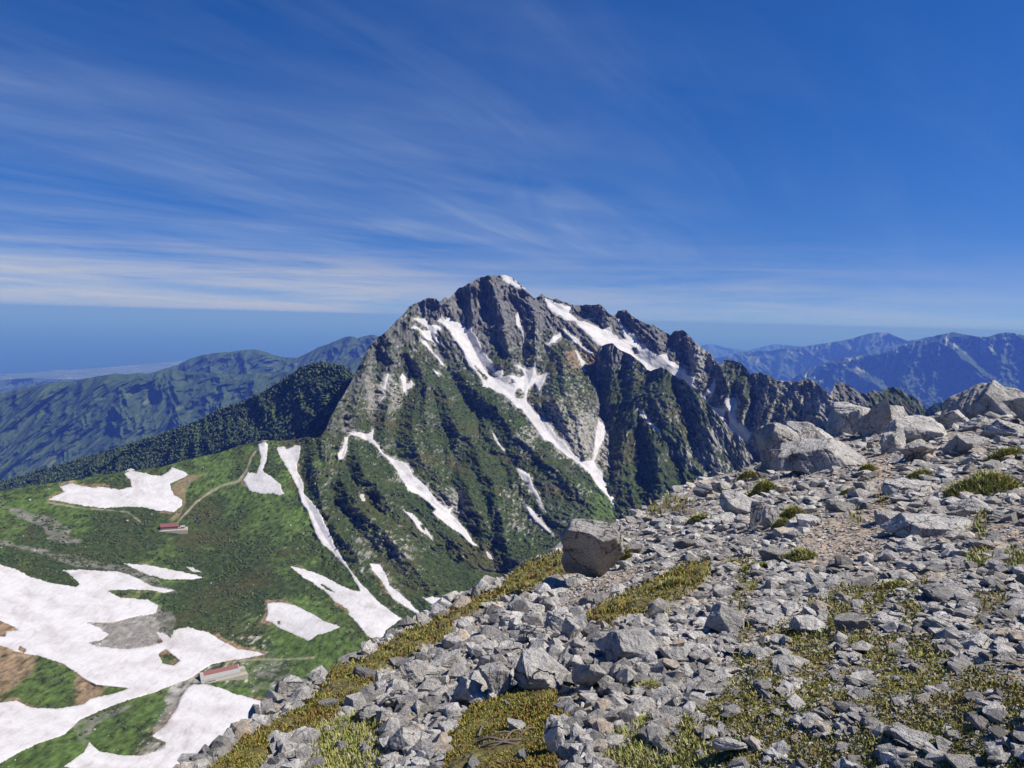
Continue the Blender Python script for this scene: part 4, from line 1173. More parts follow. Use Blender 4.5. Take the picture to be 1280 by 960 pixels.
G1 = 'large boulders on the stony ridge'
OVERHANG = [(0.10, -0.14, 1, 0.45), (-0.30, -0.62, -0.72, 0.22), (0.55, -0.55, -0.70, 0.36), (-0.95, -0.25, -0.35, 0.62), (-0.8, 0.0, 0.62, 0.72), (1, 0.2, 0.1, 0.88), (0.1, 1, 0.1, 0.8), (0, 0, -1, 0.85), (0.65, 0.1, 0.8, 0.66)]
hero(739, 727, 86, 80, 'big overhanging boulder with a dark underside at the end of the heath strip', 0.75, OVERHANG, 1, 0.26, sink=0.22, rough=0.07, group=G1)
LEANER = [(-0.95, -0.3, 0.10, 0.62), (0.1, -1, 0.12, 0.7), (0.85, -0.3, 0.45, 0.62), (0.1, 0.2, 1, 0.85), (-0.6, -0.2, 0.8, 0.80), (1, 0.2, -0.2, 0.75), (0, 1, 0, 0.8), (0, 0, -1, 0.9)]
hero(973, 588, 60, 60, 'tall cracked block leaning left of the wedge shaped slab', 0.8, LEANER, 2, 0.30, tilt=-20, rough=0.08, group=G1)
hero(1008, 562, 66, 36, 'pale topped block lying behind the wedge shaped slab', 0.8, None, 3, 0.6, n=9, sink=0.25, group=G1)
WEDGE = [(-0.45, -0.25, 0.86, 0.46), (0.62, -0.35, 0.70, 0.55), (-0.15, -1, 0.25, 0.62), (1, 0, 0.1, 0.95), (-1, 0, 0, 0.98), (0, 1, 0, 0.7), (0, 0, -1, 0.7)]
hero(1027, 589, 98, 42, 'smooth wedge shaped slab leaning on the tall cracked block', 0.7, WEDGE, 4, 0.45, tilt=0, rough=0.07, group=G1)
CUBE = [(-0.05, -1, 0.15, 0.72), (-1, -0.15, 0.05, 0.75), (0.95, -0.3, 0.1, 0.78), (-0.1, -0.1, 1, 0.70), (0, 1, 0, 0.8), (0, 0, -1, 0.9), (0.6, -0.4, 0.8, 0.86), (-0.6, -0.5, 0.7, 0.92)]
hero(1062, 544, 52, 42, 'squared block with a flat top on the skyline beside the leaning dark block', 0.9, CUBE, 5, 0.55, tilt=2, group=G1)
hero(1088, 546, 40, 50, 'dark leaning block propped against the squared skyline block', 0.8, None, 6, 0.30, tilt=28, n=8, group=G1)
hero(1113, 528, 34, 22, 'brownish block behind the stacked small blocks on the skyline', 0.9, None, 7, 0.45, n=9, sink=0.2, group=G1)
hero(1117, 566, 27, 30, 'small squared block standing under the edge of the big undercut slab', 0.9, CUBE, 8, 0.55, tilt=-8, group=G1)
UNDER = [(0.08, -0.25, 1, 0.42), (-0.85, -0.4, -0.35, 0.72), (0.1, -0.8, -0.6, 0.62), (1, -0.1, 0.2, 0.95), (0, 1, 0, 0.8), (0, 0, -1, 0.6), (-0.7, -0.3, 0.6, 0.8)]
hero(1143, 556, 64, 38, 'big undercut slab with a dark hollow beneath it', 0.9, UNDER, 9, 0.60, tilt=8, sink=0.0, group=G1)
hero(1186, 536, 36, 24, 'rounded pale block between the undercut slab and the pyramid boulder', 0.9, None, 10, 0.62, n=12, sink=0.25, group=G1)
PYR = [(-0.72, -0.35, 0.60, 0.55), (0.45, -0.55, 0.70, 0.52), (0.2, 0.6, 0.7, 0.6), (-0.4, -1, 0.25, 0.66), (0, 0, -1, 0.5), (1, -0.2, 0.2, 0.9), (-1, 0, -0.1, 0.95)]
hero(1243, 522, 90, 48, 'biggest pyramid shaped boulder on the skyline at the edge of the view', 0.9, PYR, 11, 0.38, sink=0.1, rough=0.09, group=G1)
hero(1300, 530, 60, 44, 'sloping boulder half hidden behind the pyramid boulder', 0.9, None, 12, 0.5, n=9, group=G1)
hero(1222, 538, 40, 20, 'flat pale stone at the foot of the pyramid boulder', 0.9, None, 13, 0.65, n=9, sink=0.2, group=G1)
hero(1260, 545, 46, 22, 'broad grey stone in front of the pyramid boulder', 0.8, None, 14, 0.55, n=9, sink=0.2, group=G1)
SLAB = [(0.05, -0.15, 1, 0.34), (-0.7, -0.6, 0.1, 0.80), (0.3, -1, -0.1, 0.72), (1, -0.2, 0, 0.95), (0, 1, 0, 0.8), (0, 0, -1, 0.5), (0.75, -0.6, 0.3, 0.85)]
G2 = 'notable rocks along the trail'
hero(1155, 672, 84, 32, 'long flat topped slab with a shaded front lying on the right side of the trail', 0.75, SLAB, 15, 0.62, tilt=3, sink=0.0, group=G2)
hero(1108, 657, 26, 20, 'small dark block at the trail end of the long flat topped slab', 0.9, CUBE, 16, 0.25, tilt=-4, group=G2)
hero(1143, 690, 44, 16, 'thin plate of stone sticking out under the long flat topped slab', 0.7, SLAB, 17, 0.55, tilt=9, sink=0.0, group=G2)
hero(1146, 578, 34, 30, 'dark faced block beside the trail below the undercut slab', 0.9, None, 18, 0.28, n=8, group=G2)
hero(1135, 618, 50, 20, 'low pale block on the right side of the trail above the small dark block', 0.8, SLAB, 19, 0.66, tilt=-4, group=G2)
hero(1205, 568, 40, 26, 'dark topped slab between the grass cushions right of the trail', 0.9, SLAB, 20, 0.25, tilt=5, group=G2)
hero(1218, 642, 48, 22, 'broad stone below the large grass cushion', 0.8, None, 21, 0.55, n=9, sink=0.2, group=G2)
hero(946, 662, 20, 36, 'upright pointed rock, left one of a pair beside a grass tuft', 0.8, None, 22, 0.5, n=8, group=G2)
hero(962, 662, 20, 30, 'upright rock, right one of a pair beside a grass tuft', 0.8, None, 23, 0.42, n=8, group=G2)
hero(1012, 660, 32, 18, 'bright white tilted plate left of the bare trail', 0.8, SLAB, 24, 0.88, tilt=-14, sink=0.0, group=G2)
hero(982, 672, 30, 14, 'cream coloured flat stone beside the bright white tilted plate', 0.8, SLAB, 25, 0.98, tilt=-4, group=G2)
hero(922, 645, 44, 34, 'wide pale block on the left bank of the trail', 0.8, None, 26, 0.62, n=9, sink=0.2, group=G2)
hero(880, 624, 28, 22, 'dark split block near the edge of the drop', 0.9, None, 27, 0.22, n=8, group=G2)
hero(900, 618, 26, 18, 'low grey block right behind the dark split block', 0.9, None, 28, 0.45, n=8, group=G2)
G3 = 'notable rocks on the near slope'
BIGA = [(0.15, -0.72, 0.68, 0.52), (-0.85, -0.5, 0.05, 0.66), (0.80, -0.5, 0.30, 0.80), (-0.2, 0.3, 1, 0.75), (0.1, -0.9, -0.35, 0.74), (0, 1, 0.1, 0.8), (0, 0, -1, 0.8), (0.6, 0.2, 0.75, 0.8), (-0.5, -0.75, -0.5, 0.86)]
hero(677, 872, 78, 64, 'largest pale block in the near rock pile, with a shaded left side', 0.8, BIGA, 30, 0.60, sink=0.05, group=G3)
hero(735, 872, 46, 44, 'rounded grey block leaning on the right side of the largest pale block', 0.8, None, 31, 0.5, tilt=20, n=9, group=G3)
hero(782, 832, 84, 48, 'broad bright slab of the near rock pile, right of the dark hollow', 0.7, BIGA, 32, 0.68, tilt=8, group=G3)
hero(699, 797, 42, 34, 'wedge with one blue shaded face on top of the near rock pile', 0.8, LEANER, 33, 0.5, tilt=-10, group=G3)
hero(668, 808, 44, 28, 'grey block with a sloping top just above the largest pale block', 0.8, None, 34, 0.45, tilt=12, n=8, group=G3)
hero(728, 832, 26, 22, 'small dark block wedged in the near rock pile', 0.8, CUBE, 35, 0.12, tilt=10, group=G3)
hero(714, 805, 26, 34, 'narrow upright stone in the middle of the near rock pile', 0.8, None, 36, 0.6, n=8, group=G3)
hero(618, 878, 44, 50, 'pointed shaded block left of the largest pale block', 0.8, None, 37, 0.38, n=8, group=G3)
hero(636, 826, 36, 26, 'yellowish lichen covered block above the pointed shaded block', 0.8, None, 38, 0.72, n=9, group=G3)
hero(583, 884, 42, 40, 'pale angular block beside the bare heath branches', 0.8, None, 39, 0.6, n=9, group=G3)
hero(508, 944, 44, 36, 'pale triangular block standing in the leafy ground', 0.9, PYR, 40, 0.62, group=G3)
hero(466, 905, 40, 26, 'bluish smooth block at the lower edge of the heath strip', 0.9, None, 41, 0.45, n=11, group=G3)
hero(528, 860, 50, 36, 'broad block at the end of the heath strip, above the pale triangular block', 0.8, None, 42, 0.5, n=9, sink=0.2, group=G3)
hero(555, 845, 46, 34, 'greenish grey block in the middle of the left rock pile', 0.8, None, 43, 0.52, n=9, sink=0.2, group=G3)
hero(497, 890, 34, 28, 'cream grey block between the heath strip and the pale triangular block', 0.8, None, 44, 0.62, n=9, group=G3)
hero(568, 808, 34, 18, 'flat grey block at the upper end of the left rock pile', 0.8, SLAB, 45, 0.5, group=G3)
hero(825, 804, 32, 24, 'tilted cube shaped stone right of the broad bright slab', 0.9, CUBE, 46, 0.6, tilt=18, group=G3)
hero(842, 832, 40, 24, 'smooth low stone under the tilted cube shaped stone', 0.8, None, 47, 0.62, n=10, group=G3)
hero(908, 792, 52, 38, 'grey pyramid rock with a dark left face among the near scree', 0.9, PYR, 48, 0.42, group=G3)
hero(955, 782, 56, 16, 'long grey plate right of the grey pyramid rock', 0.7, SLAB, 49, 0.55, tilt=4, sink=0.0, group=G3)
hero(1012, 792, 46, 24, 'bright white slab on the mossy turf', 0.8, BIGA, 50, 0.86, sink=0.1, group=G3)
hero(1014, 772, 24, 14, 'small white stone touching the top of the bright white slab', 0.8, None, 51, 0.84, n=9, group=G3)
hero(988, 838, 44, 20, 'flat triangular plate with a dusky middle lying on the turf', 0.8, WEDGE, 52, 0.42, group=G3)
hero(1120, 782, 52, 16, 'pale plank shaped stone lying across the turf', 0.6, SLAB, 53, 0.7, sink=0.0, group=G3)
hero(1185, 752, 56, 22, 'undercut grey slab with a black gap below it at the upper edge of the turf', 0.7, UNDER, 54, 0.45, sink=0.0, group=G3)
hero(1180, 790, 40, 20, 'light stone with a dark front between slab and plank at the turf edge', 0.8, None, 55, 0.6, n=8, group=G3)
hero(1230, 812, 50, 22, 'broad white plate at the right edge of the turf', 0.7, SLAB, 56, 0.8, tilt=6, group=G3)
hero(1143, 938, 48, 32, 'white rounded triangular stone near the bottom of the turf', 0.9, None, 57, 0.8, n=9, sink=0.05, group=G3)
hero(912, 955, 44, 34, 'pale lumpy stone at the bottom edge of the grassy patch', 0.9, None, 58, 0.7, n=9, group=G3)
hero(692, 950, 28, 52, 'white finger shaped stone lying across the heath', 0.5, SLAB, 59, 0.82, tilt=52, sink=0.05, group=G3)
hero(768, 938, 30, 20, 'small pale block with a flat top in the grassy patch', 0.9, CUBE, 60, 0.66, group=G3)
hero(594, 754, 14, 22, 'dark spike of rock on the edge above the snow gullies', 0.8, LEANER, 61, 0.12, group=G3)
hero(1172, 870, 26, 14, 'shiny pale stone above the white rounded triangular stone', 0.8, None, 62, 0.7, n=9, group=G3)
hero(1078, 832, 26, 13, 'smooth white stone in the middle of the turf', 0.8, None, 63, 0.86, n=10, group=G3)
hero(973, 897, 18, 12, 'round white pebble set in the greenest part of the turf', 0.9, None, 64, 0.85, n=12, group=G3)
hero(1088, 902, 40, 14, 'grey striped plate left of the white rounded triangular stone', 0.7, SLAB, 65, 0.5, group=G3)

# ------------------------------------------------------------------ loose rocks (each one an object) and fine scree (one mass)
NCAND = 150000
cu = rng.uniform(-100, 1450, NCAND); cv = rng.uniform(480, 975, NCAND)
Pc, dc = ghit(cu, cv)
lim = np.interp(np.arctan2(Pc[:, 0], Pc[:, 1]), SIL_TH, SIL_D)
ok = np.isfinite(dc) & (dc < lim * 1.12)
cu, cv, Pc, dc = cu[ok], cv[ok], Pc[ok], dc[ok]
thc = np.arctan2(Pc[:, 0], Pc[:, 1])
g_heath = gsample(w_heath, thc, dc); g_turf = gsample(w_turf, thc, dc); g_grass = gsample(w_grass, thc, dc); g_trail = gsample(w_trail, thc, dc); g_speck = gsample(w_speck, thc, dc)
green = np.maximum.reduce([g_heath, g_grass * 0.85, g_turf * 0.72, g_speck * 0.7])


def zone_name(u, v, gh, gt, gg, gtr):
    if gtr > 0.5: return 'on the bare trail'
    if gh > 0.4: return 'sunk in the heath'
    if gt > 0.4: return 'on the mossy turf'
    if gg > 0.4: return 'in the grassy patch'
    if v < 600: return 'on the skyline part of the ridge'
    if u > 1090: return 'in the scree right of the trail'
    if u < 640: return 'in the left rock pile above the snow'
    if v < 740: return 'in the scree below the overhanging boulder' if u < 900 else 'in the scree left of the trail'
    return 'in the near rock pile'


mid = []
order = rng.permutation(len(cu))
TPL = [cut_rock(1000 + i, None, int(rng.integers(8, 14)), 5, float(rng.uniform(13, 34)), 0.055, (1, 1, 1), 0.42) for i in range(18)]
TPL_ME = []
for p, f in TPL:
    o = mesh_obj('rock', p / np.abs(p).max(0), f, M_ROCK, smooth=True, link=False)
    TPL_ME.append(o.data); bpy.data.objects.remove(o)
GX_ = 'loose rocks strewn over the ridge'
TONEN = ['dark grey', 'mid grey', 'light grey', 'near white', 'cream stained']
nm = 0
for i in order:
    if nm >= 232: break
    u, v = cu[i], cv[i]
    if not 0 < u < 1285: continue
    if green[i] > 0.6 and rng.random() < 0.7: continue
    if g_trail[i] > 0.4 and rng.random() < 0.8: continue
    wpx = float(np.clip(16 * (1 + rng.pareto(2.6)), 16, 46)) * np.interp(v, [500, 600, 800, 960], [0.9, 0.85, 1.1, 1.2])
    if v > 600 and nm > 150 and rng.random() < 0.35: continue
    if u < 690 and v < 800: wpx *= 0.75
    if any((u - a) ** 2 + (v - b_) ** 2 < (r + wpx * 0.42) ** 2 for a, b_, r in taken): continue
    taken.append((u, v, wpx * 0.5))
    W = wpx * dc[i] / FPX
    flat = rng.choice([0.38, 0.55, 0.75], p=[0.3, 0.35, 0.35] if (u < 860 and v > 720) else [0.7, 0.25, 0.05])
    ti = int(rng.integers(len(TPL)))
    s = np.array([0.5 * W, 0.5 * W * rng.uniform(0.65, 0.95), 0.5 * W * flat])
    rot = Matrix.Rotation(abs(rng.normal(0, 0.30)), 3, Vector((rng.normal(), rng.normal(), 0.01))) @ Matrix.Rotation(rng.uniform(0, 6.28), 3, 'Z')
    tone = float(np.clip(rng.choice([0.2, 0.42, 0.6, 0.78, 0.97], p=[0.12, 0.30, 0.33, 0.18, 0.07]) + rng.normal(0, 0.03), 0, 1))
    loc = Pc[i].copy(); loc[2] += 0.30 * s[2] * 1.6
    o = bpy.data.objects.new('rock', TPL_ME[ti]); COL.objects.link(o)
    o.location = loc; o.rotation_euler = rot.to_euler(); o.scale = s; o['tone'] = tone
    tn = TONEN[0 if tone < 0.32 else 1 if tone < 0.52 else 2 if tone < 0.69 else 3 if tone < 0.88 else 4]
    sn = 'small' if wpx < 17 else 'medium sized' if wpx < 24 else 'large'
    fn = {0.38: 'flat', 0.55: 'squat', 0.75: 'chunky'}[float(flat)]
    tag(o, f'{sn} {tn} {fn} rock {zone_name(u, v, g_heath[i], g_turf[i], g_grass[i], g_trail[i])}', 'rock', GX_)
    nm += 1


def scatter_mass(name, mat, templates, P, s3, R, tone=None, col=None, smooth=False):
    """many copies of small meshes joined into one; P (n,3), s3 (n,3), R (n,3,3)"""
    n = len(P); pick = rng.integers(len(templates), size=n)
    vs, fs, ts = [], [], []
    off = 0
    for k, (tv, tf) in enumerate(templates):
        j = np.nonzero(pick == k)[0]
        if not len(j): continue
        q = np.einsum('nij,nvj->nvi', R[j], tv[None] * s3[j][:, None]) + P[j][:, None]
        vs.append(q.reshape(-1, 3))
        fs.append((tf[None] + (np.arange(len(j)) * len(tv))[:, None, None] + off).reshape(-1, 3))
        if tone is not None: ts.append(np.repeat(tone[j], len(tv)))
        if col is not None: ts.append(np.repeat(col[j], len(tv), 0))
        off += len(j) * len(tv)
    return mesh_obj(name, np.concatenate(vs), np.concatenate(fs), mat, smooth=smooth, attrs={'tone' if col is None else 'Col': np.concatenate(ts)})


def rand_rots(n, tiltsd):
    a = rng.uniform(0, 2 * np.pi, n); t_ = rng.normal(0, tiltsd, n); ph = rng.uniform(0, 2 * np.pi, n)
    ca, sa = np.cos(a), np.sin(a)
    Rz = np.zeros((n, 3, 3)); Rz[:, 0, 0] = ca; Rz[:, 0, 1] = -sa; Rz[:, 1, 0] = sa; Rz[:, 1, 1] = ca; Rz[:, 2, 2] = 1
    kx, ky = np.cos(ph), np.sin(ph); c_, s_ = np.cos(t_), np.sin(t_)
    K = np.zeros((n, 3, 3)); K[:, 0, 2] = ky; K[:, 1, 2] = -kx; K[:, 2, 0] = -ky; K[:, 2, 1] = kx
    Rt = np.eye(3)[None] + s_[:, None, None] * K + (1 - c_)[:, None, None] * (K @ K)
    return Rt @ Rz


keep = rng.random(len(cu)) > np.clip(green * 0.95, 0, 0.93)
keep &= rng.random(len(cu)) < 0.52
P, d_, u_, v_, tr = Pc[keep], dc[keep], cu[keep], cv[keep], g_trail[keep]
n = len(P)
pile = sstep(900, 760, u_) * sstep(700, 760, v_)
px = np.clip(np.where(pile > rng.random(n), 4.4, 3.4) * (1 + rng.pareto(np.where(pile > 0.5, 1.45, 1.45))), 3.0, np.where(pile > 0.5, 30, 27)) * np.interp(v_, [500, 620, 800, 960], [0.75, 0.9, 1.15, 1.3])
px = np.where(tr > 0.4, np.minimum(px, 7), px)
px = np.where(green[keep] > 0.4, np.minimum(px * 0.8, 11), px)
W = px * d_ / FPX
flat = np.where(pile > 0.5, rng.uniform(0.35, 0.95, n), rng.uniform(0.18, 0.6, n))
s3 = np.stack([0.5 * W, 0.5 * W * rng.uniform(0.55, 0.95, n), 0.5 * W * flat], -1) * 1.1
P = P.copy(); P[:, 2] += 0.30 * s3[:, 2]
tone = np.clip(rng.choice([0.05, 0.3, 0.55, 0.8, 0.98], p=[0.13, 0.26, 0.30, 0.22, 0.09], size=n) + rng.normal(0, 0.05, n), 0, 1)
scree = scatter_mass('scree', M_SCREE, [hull_stone(50 + i, int(rng.integers(10, 18))) for i in range(16)], P, s3, rand_rots(n, np.where(pile > 0.5, 0.48, 0.26)), tone=tone)
tag(scree, 'loose pale granite scree covering the ridge between the larger rocks', 'scree', kind='stuff')
print('rocks', n, nm, round(time.time() - T0, 1))
# ================================================================== PLANTS OF THE FOREGROUND
def leaf_mat(name):
    m, t, b = new_mat(name, 0.7, 0.25)
    a_ = t.n('ShaderNodeAttribute', attribute_name='Col')
    t.l(a_.outputs['Color'], b.inputs['Base Color'])
    return m


M_LEAF = leaf_mat('alpine_leaves')


def blades(P, length, width, lean, colour, curl=0.5):
    """thin bent blades (two quads each) standing on the points P; all arrays of length n"""
    n = len(P)
    az = rng.uniform(0, 2 * np.pi, n)
    side = np.stack([np.cos(az), np.sin(az), 0 * az], -1) * (width * 0.5)[:, None]
    out = np.stack([-np.sin(az), np.cos(az), 0 * az], -1)
    up = np.array([0, 0, 1.0])
    ln = length[:, None]
    a = P; b_ = P + up * ln * 0.55 + out * (ln * lean[:, None] * 0.4)
    c_ = P + up * ln * (1.0 - curl * lean[:, None] * 0.5) + out * (ln * lean[:, None])
    V = np.stack([a - side, a + side, b_ + side * 0.8, b_ - side * 0.8, c_ + side * 0.15, c_ - side * 0.15], 1)
    i = np.arange(n)[:, None] * 6
    f = np.concatenate([i + np.array([[0, 1, 2, 3]]), i + np.array([[3, 2, 4, 5]])])
    col = np.repeat(colour, 6, 0)
    return V.reshape(-1, 3), f, col


PAL_HEATH = np.array([(0.22, 0.21, 0.035), (0.15, 0.17, 0.032), (0.29, 0.245, 0.048), (0.24, 0.115, 0.035), (0.085, 0.095, 0.022), (0.30, 0.25, 0.06)])
PAL_TURF = np.array([(0.20, 0.23, 0.045), (0.27, 0.25, 0.055), (0.14, 0.175, 0.040), (0.27, 0.19, 0.08), (0.38, 0.33, 0.14)])
PAL_GRASS = np.array([(0.29, 0.32, 0.080), (0.36, 0.35, 0.095), (0.21, 0.25, 0.060), (0.46, 0.41, 0.19)])


def pal_pick(pal, n, p=None):
    c = pal[rng.choice(len(pal), size=n, p=p)]
    return c * rng.uniform(0.7, 1.3, (n, 1))


def cover(zones, dens, lo, hi, wpx, pal, wmap, lift, seed, p=None, leanmax=0.9):
    """sprigs over zones, thick as the map says; sizes from the distance so near plants stay leafy"""
    us, vs = [], []
    for z in zones:
        z = np.array(z, float); a = z.min(0) - 12; b_ = z.max(0) + 12
        n = int((b_ - a).prod() * dens)
        us.append(rng.uniform(a[0], b_[0], n)); vs.append(rng.uniform(a[1], b_[1], n))
    u = np.concatenate(us); v = np.concatenate(vs)
    P, d = ghit(u, v)
    k = np.isfinite(d) & (d < 45); u, v, P, d = u[k], v[k], P[k], d[k]
    th = np.arctan2(P[:, 0], P[:, 1])
    w = gsample(wmap, th, d)
    k = rng.random(len(u)) < w * 1.15 - 0.08
    u, v, P, d = u[k], v[k], P[k], d[k]
    n = len(u)
    patch = fbm(P[:, 0], P[:, 1], 0.5, 3, 0.6, seed)
    ln = rng.uniform(lo, hi, n) * d / FPX * (1 + 0.6 * patch)
    base = P.copy(); base[:, 2] += lift * d / FPX * rng.uniform(0.0, 1.0, n)
    col = pal_pick(pal, n, p)
    rust = np.clip(fbm(P[:, 0] + 9, P[:, 1], 0.9, 3, 0.6, seed + 4) * 2.2 - 0.15, 0, 1)[:, None]
    col = col * (1 - 0.6 * rust) + 0.6 * rust * np.array([0.24, 0.125, 0.04])
    return blades(base, ln, wpx * d / FPX * rng.uniform(0.7, 1.4, n), rng.uniform(0.1, leanmax, n), col)


sets = [cover(Z_HEATH, 1.5, 1.8, 5.5, 1.7, PAL_HEATH, w_heath, 8, 500),
        cover(Z_TURF, 0.26, 1.8, 4.5, 1.8, PAL_TURF, w_turf, 4, 510),
        cover(Z_GRASS, 0.4, 4, 9, 1.4, PAL_GRASS, w_grass, 3, 520),
        cover([[(560, 600), (1290, 600), (1290, 970), (330, 970)]], 0.10, 3, 8, 1.8, PAL_TURF, w_speck, 3, 530)]
off = 0; VV, FF, CC = [], [], []
for v_, f_, c_ in sets:
    VV.append(v_); FF.append(f_ + off); CC.append(c_); off += len(v_)
o = mesh_obj('ground_cover', np.concatenate(VV), np.concatenate(FF), M_LEAF, smooth=False, attrs={'Col': np.concatenate(CC)})
tag(o, 'olive and rust coloured heath, moss and short grass growing between the rocks', 'ground cover', kind='stuff')

TUFTS = [(1238, 616, 84, 28, 'largest olive green grass cushion, on the right side of the trail'), (1262, 575, 46, 18, 'dark green grass cushion at the edge of the view above the largest cushion'),
         (956, 618, 36, 22, 'round grass tuft below the smooth wedge shaped slab'), (936, 600, 28, 14, 'small grass tuft at the foot of the tall cracked block'), (992, 648, 36, 20, 'grass tuft beside the pair of upright rocks'),
         (978, 660, 24, 16, 'little grass tuft touching the upright pointed rocks'), (876, 652, 36, 13, 'flat yellow grass tuft on the rim of the drop'), (1085, 590, 20, 12, 'small bright grass tuft on the trail below the undercut slab'),
         (1065, 617, 24, 9, 'thin yellowish grass tuft in the middle of the trail'), (1152, 596, 32, 11, 'rusty grass tuft right of the trail below the dark faced block'), (1002, 700, 46, 18, 'wide ragged grass tuft at the lower end of the bare trail'),
         (946, 712, 38, 12, 'low grass tuft left of the wide ragged tuft'), (778, 704, 26, 24, 'grass tuft growing against the overhanging boulder'), (812, 866, 50, 20, 'pale green grass tuft right of the rounded grey block'),
         (624, 812, 30, 14, 'yellow green tuft on the near rock pile'), (842, 738, 46, 22, 'dark bushy tuft at the right end of the upper heath strip'), (1046, 560, 26, 8, 'small tuft squeezed between the skyline blocks'),
         (1240, 706, 40, 11, 'olive tuft in the flat scree near the right edge'), (915, 706, 26, 9, 'yellow tuft on the scree below the rim'), (1122, 735, 38, 12, 'greenish tuft at the upper rim of the turf')]
for (u, vb, w, h, lab) in TUFTS:
    P, d = ghit([u], [vb]); P = P[0]; d = float(d[0])
    if not np.isfinite(d): continue
    W, Hh = w * d / FPX, h * d / FPX
    n = int(700 + 26 * w)
    rr_ = np.sqrt(rng.random(n)); aa = rng.uniform(0, 6.283, n)
    x = P[0] + rr_ * np.cos(aa) * W * 0.46; y = P[1] + rr_ * np.sin(aa) * W * 0.40 + W * 0.2
    z = gz(x, y)
    z = z + (1 - rr_ ** 2) * Hh * 0.35
    col = pal_pick(PAL_GRASS if u > 800 else PAL_TURF, n)
    dry = rng.random(n) < 0.25
    col[dry] = np.array([0.36, 0.30, 0.13]) * rng.uniform(0.7, 1.2, (dry.sum(), 1))
    ln = Hh * rng.uniform(0.25, 0.70, n) * (1.05 - 0.55 * rr_)
    v_, f_, c_ = blades(np.stack([x, y, z - 0.01], -1), ln, np.full(n, 1.5 * d / FPX) * rng.uniform(0.6, 1.3, n), rng.uniform(0.1, 0.9, n), col)
    o = mesh_obj('grass_tuft', v_ - P, f_, M_LEAF, attrs={'Col': c_})
    o.location = P
    tag(o, lab, 'grass tuft', 'grass tufts on the stony ridge')

# bare dead branches in the near heath
def tube(pts, r0, r1, k=6):
    pts = np.array(pts, float); n = len(pts)
    V = []
    for i in range(n):
        t_ = pts[min(i + 1, n - 1)] - pts[max(i - 1, 0)]; t_ /= np.linalg.norm(t_)
        a = np.cross(t_, [0, 0, 1.0]); a /= np.linalg.norm(a) + 1e-9; b_ = np.cross(t_, a)
        r = r0 + (r1 - r0) * i / (n - 1)
        for j in range(k):
            q = 2 * math.pi * j / k
            V.append(pts[i] + r * (math.cos(q) * a + math.sin(q) * b_))
    F = [[i * k + j, i * k + (j + 1) % k, (i + 1) * k + (j + 1) % k, (i + 1) * k + j] for i in range(n - 1) for j in range(k)]
    return np.array(V), np.array(F)


m, t, b = new_mat('weathered_wood', 0.85, 0.2)
tc_ = t.n('ShaderNodeTexCoord')
t.l(t.mix(t.noise(tc_.outputs['Object'], 60, 4, 0.7), (0.10, 0.08, 0.065), (0.24, 0.20, 0.17)), b.inputs['Base Color'])
M_WOOD = m
vs, fs, off = [], [], 0
for path, r in (([(596, 938), (625, 935), (650, 929), (668, 920)], .9), ([(612, 932), (640, 926), (662, 915)], .7), ([(600, 944), (640, 940), (672, 931)], .8), ([(598, 930), (604, 918), (606, 908)], .7), ([(630, 936), (648, 922), (668, 926)], .5), ([(615, 945), (650, 935), (660, 925)], .6)):
    P, d = ghit([p[0] for p in path], [p[1] for p in path])
    P = P + np.array([0, 0, 0.03])
    tt = np.linspace(0, len(P) - 1, 14)
    Q = np.stack([np.interp(tt, range(len(P)), P[:, k]) for k in range(3)], -1)
    Q[:, 2] += 0.012 * np.sin(tt * 3.1)
    v_, f_ = tube(Q, 0.006 * r, 0.0025 * r); vs.append(v_); fs.append(f_ + off); off += len(v_)
o = mesh_obj('dead_branches', np.concatenate(vs), np.concatenate(fs), M_WOOD, smooth=True)
tag(o, 'bare grey brown branches lying in the near heath', 'branches')

# ================================================================== THE TWO HUTS
def flat_mat(name, col, rough=0.7, fine=1.5, var=0.15):
    m, t, b = new_mat(name, rough, 0.3)
    tc_ = t.n('ShaderNodeTexCoord')
    n1 = t.noise(tc_.outputs['Object'], fine, 5, 0.65)
    t.l(t.mix(1.0, col, t.ramp(n1, [(0.3, 1 - var), (0.7, 1 + var)]), 'MULTIPLY'), b.inputs['Base Color'])
    return m


M_RED = flat_mat('red_sheet_roof', (0.22, 0.085, 0.08), var=0.35); M_GREYR = flat_mat('grey_sheet_roof', (0.33, 0.32, 0.30), var=0.25); M_WALL = flat_mat('hut_wall', (0.30, 0.20, 0.17))
M_WHITE = flat_mat('pale_board', (0.42, 0.40, 0.38)); M_GLASS = flat_mat('dark_window', (0.03, 0.035, 0.05), 0.2); M_STONEW = flat_mat('piled_stone', (0.40, 0.36, 0.29), 0.95, 0.9, 0.35)
M_BROWN = flat_mat('dark_board', (0.07, 0.05, 0.045))


def box(x0, x1, y0, y1, z0, z1):
    V = np.array([(x, y, z) for z in (z0, z1) for x, y in ((x0, y0), (x1, y0), (x1, y1), (x0, y1))], float)
    F = np.array([(0, 3, 2, 1), (4, 5, 6, 7), (0, 1, 5, 4), (1, 2, 6, 5), (2, 3, 7, 6), (3, 0, 4, 7)])
    return V, F


def boxes(name, bl, mat, parent=None, **kw):
    vs, fs, off = [], [], 0
    for q in bl:
        v_, f_ = box(*q); vs.append(v_); fs.append(f_ + off); off += 8
    return mesh_obj(name, np.concatenate(vs), np.concatenate(fs), mat, parent, **kw)


